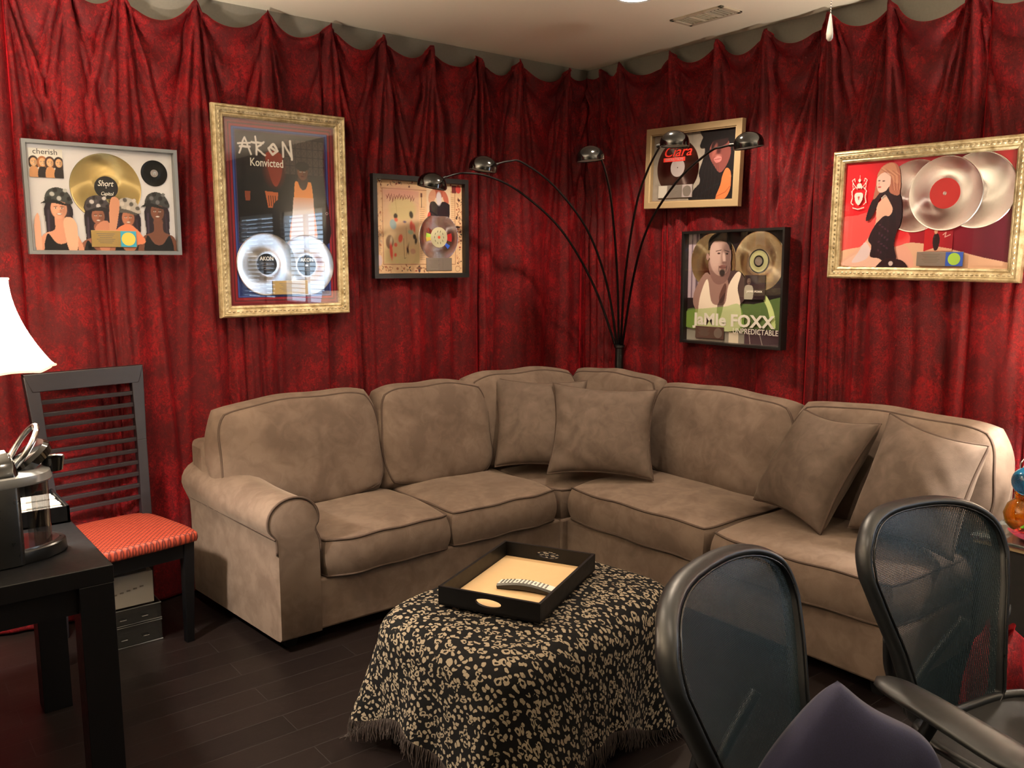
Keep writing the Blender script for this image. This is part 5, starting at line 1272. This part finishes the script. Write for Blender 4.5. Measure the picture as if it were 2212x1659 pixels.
def bell_shade(r_top, r_bot, h, z0, t, ribs=8):
    prof_ = []; 
    for k in range(15):
        s_ = k / 14; r = r_bot + (r_top - r_bot) * (1 - (1 - s_) ** 1.9); prof_.append((r, z0 + h * s_))
    n = 64; V = []
    for r, z in prof_:
        for k in range(n):
            q = 2 * math.pi * k / n; sc_ = 1 - .03 * (1 - abs(math.cos(q * ribs / 2)) ** .5); V.append((r * sc_ * math.cos(q), r * sc_ * math.sin(q), z + (.008 * abs(math.sin(q * ribs / 2)) if z == prof_[0][1] else 0)))
    Fc = [(i * n + k, i * n + (k + 1) % n, (i + 1) * n + (k + 1) % n, (i + 1) * n + k) for i in range(14) for k in range(n)]
    s_ = mk('lamp_shade', V, Fc, M['shade'], t, auto=60)
    for k_, off in ((0, 0), (14, 0)):
        MB().tube([V[k_ * n + k] for k in range(n)], .004, 6, closed=True).build('shade_trim', M['shade'], s_, auto=0)
    return s_
def table_lamp(label, loc, z0, rt, rb, h, watts, col=(1.0, .88, .74)):
    t = thing('table_lamp', label, 'table lamp', loc, group='lit table lamps')
    MB().lathe([(.001, 0), (.075, 0), (.078, .012), (.05, .022), (.022, .04), (.03, .07), (.062, .14), (.07, .20), (.05, .27), (.02, .32), (.014, .35), (.014, .36)], n=40).build('base', M['gold'], t)
    MB().lathe([(.006, .36), (.006, z0 + h * .12)], n=12).build('stem', M['gold'], t)
    MB().lathe([(.013, z0 + h * .10), (.03, z0 + h * .2), (.028, z0 + h * .28), (.01, z0 + h * .34)], n=20).build('bulb', M['can_glow'], t)
    bell_shade(rt, rb, h, z0, t)
    l = bpy.data.lights.new('table_lamp_light', 'POINT'); l.energy = watts; l.color = col; l.shadow_soft_size = .05
    o = bpy.data.objects.new('table_lamp_light', l); COL.objects.link(o); o.parent = t; o.location = (0, 0, z0 + h * .62)
    return t
table_lamp('lit table lamp with a flared cream bell shade at the left edge of the photo', LAMP_L, .52, .13, .24, .27, LAMP_L_W)
table_lamp('lit table lamp with a cream shade on the end table beyond the sofa', LAMP_R, .47, .11, .20, .25, LAMP_R_W)

# ------------------------------------------------------------------ end table (right) and glassware
EX0, EX1, EY0, EY1, EH = -.68, -.14, -3.32, -2.765, .60
t = thing('end_table', 'black end table with a glass top at the right end of the sofa', 'table', ((EX0 + EX1) / 2, (EY0 + EY1) / 2, 0))
w, d = (EX1 - EX0) / 2, (EY1 - EY0) / 2
MB().box((-w, -d, EH - .014), (w, d, EH)).build('glass_top', M['table_glass'], t, smooth=False, bevel=.003)
MB().box((-w + .01, -d + .01, EH - .03), (w - .01, d - .01, EH - .0155)).build('under_top', M['champagne'], t, smooth=False)
m = MB(); m.box((-w + .02, -d + .02, .05), (-w + .04, d - .02, EH - .03)); m.box((w - .04, -d + .02, .05), (w - .02, d - .02, EH - .03)); m.box((-w + .02, -d + .02, .05), (w - .02, -d + .04, EH - .03)); m.box((-w + .02, d - .04, .05), (w - .02, d - .02, EH - .03)); m.box((-w + .02, -d + .02, .05), (w - .02, d - .02, .08))
m.build('cabinet', M['matt_black'], t, smooth=False)
for sx in (-1, 1):
    for sy in (-1, 1): MB().box((sx * (w - .05) - .02, sy * (d - .05) - .02, 0), (sx * (w - .05) + .02, sy * (d - .05) + .02, .05)).build('foot', M['matt_black'], t, smooth=False)
t = thing('glass_jar', 'squat amber glass jar on the end table under the blue ball', 'jar', (-.50, -2.875, EH))
MB().lathe([(.001, .001), (.035, .001), (.062, .03), (.070, .065), (.058, .10), (.036, .12), (.036, .135), (.040, .14), (.034, .139), (.032, .12), (.052, .10), (.064, .065), (.056, .032), (.03, .008), (.001, .008)], n=48, cap=False).build('vessel', M['amber'], t)
t = thing('glass_ball', 'round blue glass ball resting on the neck of the amber jar', 'ball', (-.50, -2.875, EH + .135))
MB().lathe([(.001, .0)] + [(.052 * math.sin(u), .052 - .052 * math.cos(u)) for u in np.linspace(.15, math.pi - .05, 20)], n=40, cap=False).build('sphere', M['blue_glass'], t)
t = thing('glass_dish', 'pink wavy glass dish lying on the end table by the amber jar', 'dish', (-.605, -2.955, EH))
V = []; n = 48; lv = [(.001, .003), (.03, .003), (.06, .012), (.085, .035), (.088, .036), (.062, .017), (.03, .008), (.001, .008)]
for r, z in lv:
    for k in range(n): q = 2 * math.pi * k / n; wv_ = 1 + .12 * math.sin(3 * q) * (r / .085); V.append((r * wv_ * math.cos(q), r * wv_ * math.sin(q), z + .010 * math.sin(3 * q + 1) * (r / .085) ** 2 * (z > .01) + .0))
mk('bowl', V, [(i * n + k, i * n + (k + 1) % n, (i + 1) * n + (k + 1) % n, (i + 1) * n + k) for i in range(len(lv) - 1) for k in range(n)], M['pink_glass'], t)
t = thing('wire_ornament', 'small curled wire ornament standing behind the amber jar', 'ornament', (-.40, -2.80, EH))
MB().lathe([(.001, 0), (.03, 0), (.03, .006), (.001, .006)], n=24).build('foot', M['chrome'], t)
m = MB(); m.tube(spline([(0, 0, .005), (0, 0, .16), (.02, -.01, .20), (.035, -.02, .235), (.01, -.03, .26), (-.02, -.02, .235), (0, -.01, .205)], 8), .0022, 6); m.tube(spline([(0, 0, .12), (.02, .0, .17), (.03, -.03, .18), (.01, -.04, .15)], 8), .002, 6); m.build('curled_wire', M['chrome'], t)
t = thing('shopping_bag', 'crimson cloth bag slumped on the floor before the end table', 'bag', (-.86, -2.96, 0), (0, 0, R(20)))
m = MB(); V = []; n = 28; lv = [(.0, .0), (.08, .004), (.13, .05), (.135, .14), (.12, .24), (.09, .32), (.05, .35), (.055, .37)]
for i, (r, z) in enumerate(lv):
    for k in range(n): q = 2 * math.pi * k / n; V.append((r * (1 + .10 * math.sin(5 * q + i)) * math.cos(q), .75 * r * (1 + .12 * math.sin(4 * q + i * 1.3)) * math.sin(q), z + .012 * math.sin(3 * q) * (i > 4)))
mk('sack', V, [(i * n + k, i * n + (k + 1) % n, (i + 1) * n + (k + 1) % n, (i + 1) * n + k) for i in range(len(lv) - 1) for k in range(n)], M['velvet'], t)
MB().tube(spline([(-.05, 0, .35), (-.04, -.02, .42), (.03, -.02, .43), (.05, 0, .35)], 8), .005, 8).build('cord_handle', M['black_metal'], t)

# ------------------------------------------------------------------ ceiling fittings
for i, (x, y, w_) in enumerate(CANS):
    lab = ['recessed round ceiling light glowing at the top centre of the photo', 'recessed ceiling light above the black side table', 'unseen recessed ceiling light for frontal fill above the left office chair', 'recessed ceiling light near the blinds'][i]
    t = thing('ceiling_light', lab, 'ceiling light', (x, y, CEIL), group='recessed ceiling lights')
    fixn(MB().lathe([(.078, -.004), (.086, -.006), (.092, 0), (.078, 0)], n=48, cap=False).build('trim_ring', M['white'], t))
    MB().lathe([(.001, -.0015), (.077, -.0015)], n=48, cap=False).build('glowing_lens', M['can_glow'], t)
t = thing('ceiling_vent', 'beige metal ceiling air vent with one open dark section', 'vent', (-.393, -1.245, CEIL), (0, 0, R(0)))
w, d = .080, .157
m = MB(); e = .022
m.box((-w, -d, -.008), (w, -d + e, 0)); m.box((-w, d - e, -.008), (w, d, 0)); m.box((-w, -d, -.008), (-w + e, d, 0)); m.box((w - e, -d, -.008), (w, d, 0))
for yy in (-.045, .05): m.box((-w, yy - .004, -.008), (w, yy + .004, 0))
m.build('vent_frame', M['vent_paint'], t, smooth=False, bevel=.002)
MB().box((-w + e, -d + e, -.0012), (w - e, -.049, -.0004)).build('duct_shade_sheet', M['vent_dark'], t, smooth=False)  # flat dark sheet painting the shade of the open section
for sec in ((-.041, .046), (.054, d - e)):
    n = 5
    for k in range(n):
        yy = sec[0] + (sec[1] - sec[0]) * (k + .5) / n; mt = Tm((0, yy, -.004)) @ Rm(R(28), 4, 'X'); MB().box((-w + e, -.0085, -.0006), (w - e, .0085, .0006), mt).build('louvre', M['vent_paint'], t, smooth=False)
for k in range(4):
    yy = -d + e + (.157 - .022 - .049) * (k + .5) / 4; mt = Tm((0, yy, -.004)) @ Rm(R(70), 4, 'X'); MB().box((-w + e, -.007, -.0006), (w - e, .007, .0006), mt).build('louvre', M['vent_paint'], t, smooth=False)
t = thing('pull_cord', 'white teardrop pull on a thin bead chain hanging at the upper right', 'pull cord', (-2.242, -3.076, CEIL))
MB().lathe([(.02, -.012), (.024, 0), (.001, 0), (.001, -.012)], n=24, cap=False).build('ceiling_rose', M['white'], t)
m = MB(); z = -.014; 
m.tube([(0, 0, -.01), (0, 0, -.700)], .0007, 5)
k = 0
while z > -.70: m.lathe([(.0003, z - .0016), (.0016, z), (.0003, z + .0016)], n=6, cap=False); z -= .0052
m.build('bead_chain', M['chrome'], t)
MB().lathe([(.0015, -.698), (.0028, -.706), (.0052, -.722), (.0068, -.736), (.0062, -.745), (.003, -.7495), (.0005, -.750)], n=20).build('teardrop_pull', M['white'], t)

t = thing('ceiling_fixture', 'unlit ceiling light whose chain pull hangs at the upper right', 'ceiling light', (FIX[0], FIX[1], CEIL))
MB().lathe([(.001, 0), (.07, 0), (.06, -.03), (.012, -.04), (.012, -.26), (.045, -.27)], n=32).build('stem', M['white'], t)
for k in range(3):
    q = 2 * math.pi * k / 3 + .5
    MB().tube([(0, 0, -.27), (.10 * math.cos(q), .10 * math.sin(q), -.28)], .012, 10).build('lamp_arm', M['white'], t)
    MB().lathe([(.001, -.36), (.024, -.355), (.034, -.33), (.024, -.30), (.014, -.28)], c=(.10 * math.cos(q), .10 * math.sin(q), 0), n=20).build('bulb', M['white'], t)
for (tx_, ty_, tz_, tw_), lab in zip(FILL_TORCHES, ('beyond the right edge near the blinds', 'left of the black side table', 'behind the camera by the back wall')):
    t = thing('ceiling_fill_lamp', 'unseen floor lamp added to brighten the ceiling, ' + lab, 'floor lamp', (tx_, ty_, 0))
    MB().lathe([(.001, 0), (.13, 0), (.13, .02), (.02, .035), (.012, .05), (.012, tz_ - .12), (.03, tz_ - .10)], n=32, cap=False).build('stand', M['black_metal'], t)
    MB().lathe([(.03, tz_ - .10), (.11, tz_ - .05), (.165, tz_ + .02), (.16, tz_ + .02), (.105, tz_ - .045), (.02, tz_ - .09)], n=40, cap=False).build('bowl', M['black_metal'], t)
    l = bpy.data.lights.new('ceiling_fill_light', 'SPOT'); l.energy = tw_; l.color = CAN_COL; l.spot_size = R(164); l.spot_blend = .4; l.shadow_soft_size = .08
    o = bpy.data.objects.new('ceiling_fill_light', l); COL.objects.link(o); o.parent = t; o.location = (0, 0, tz_ + .02); o.rotation_euler = (R(180), 0, 0)
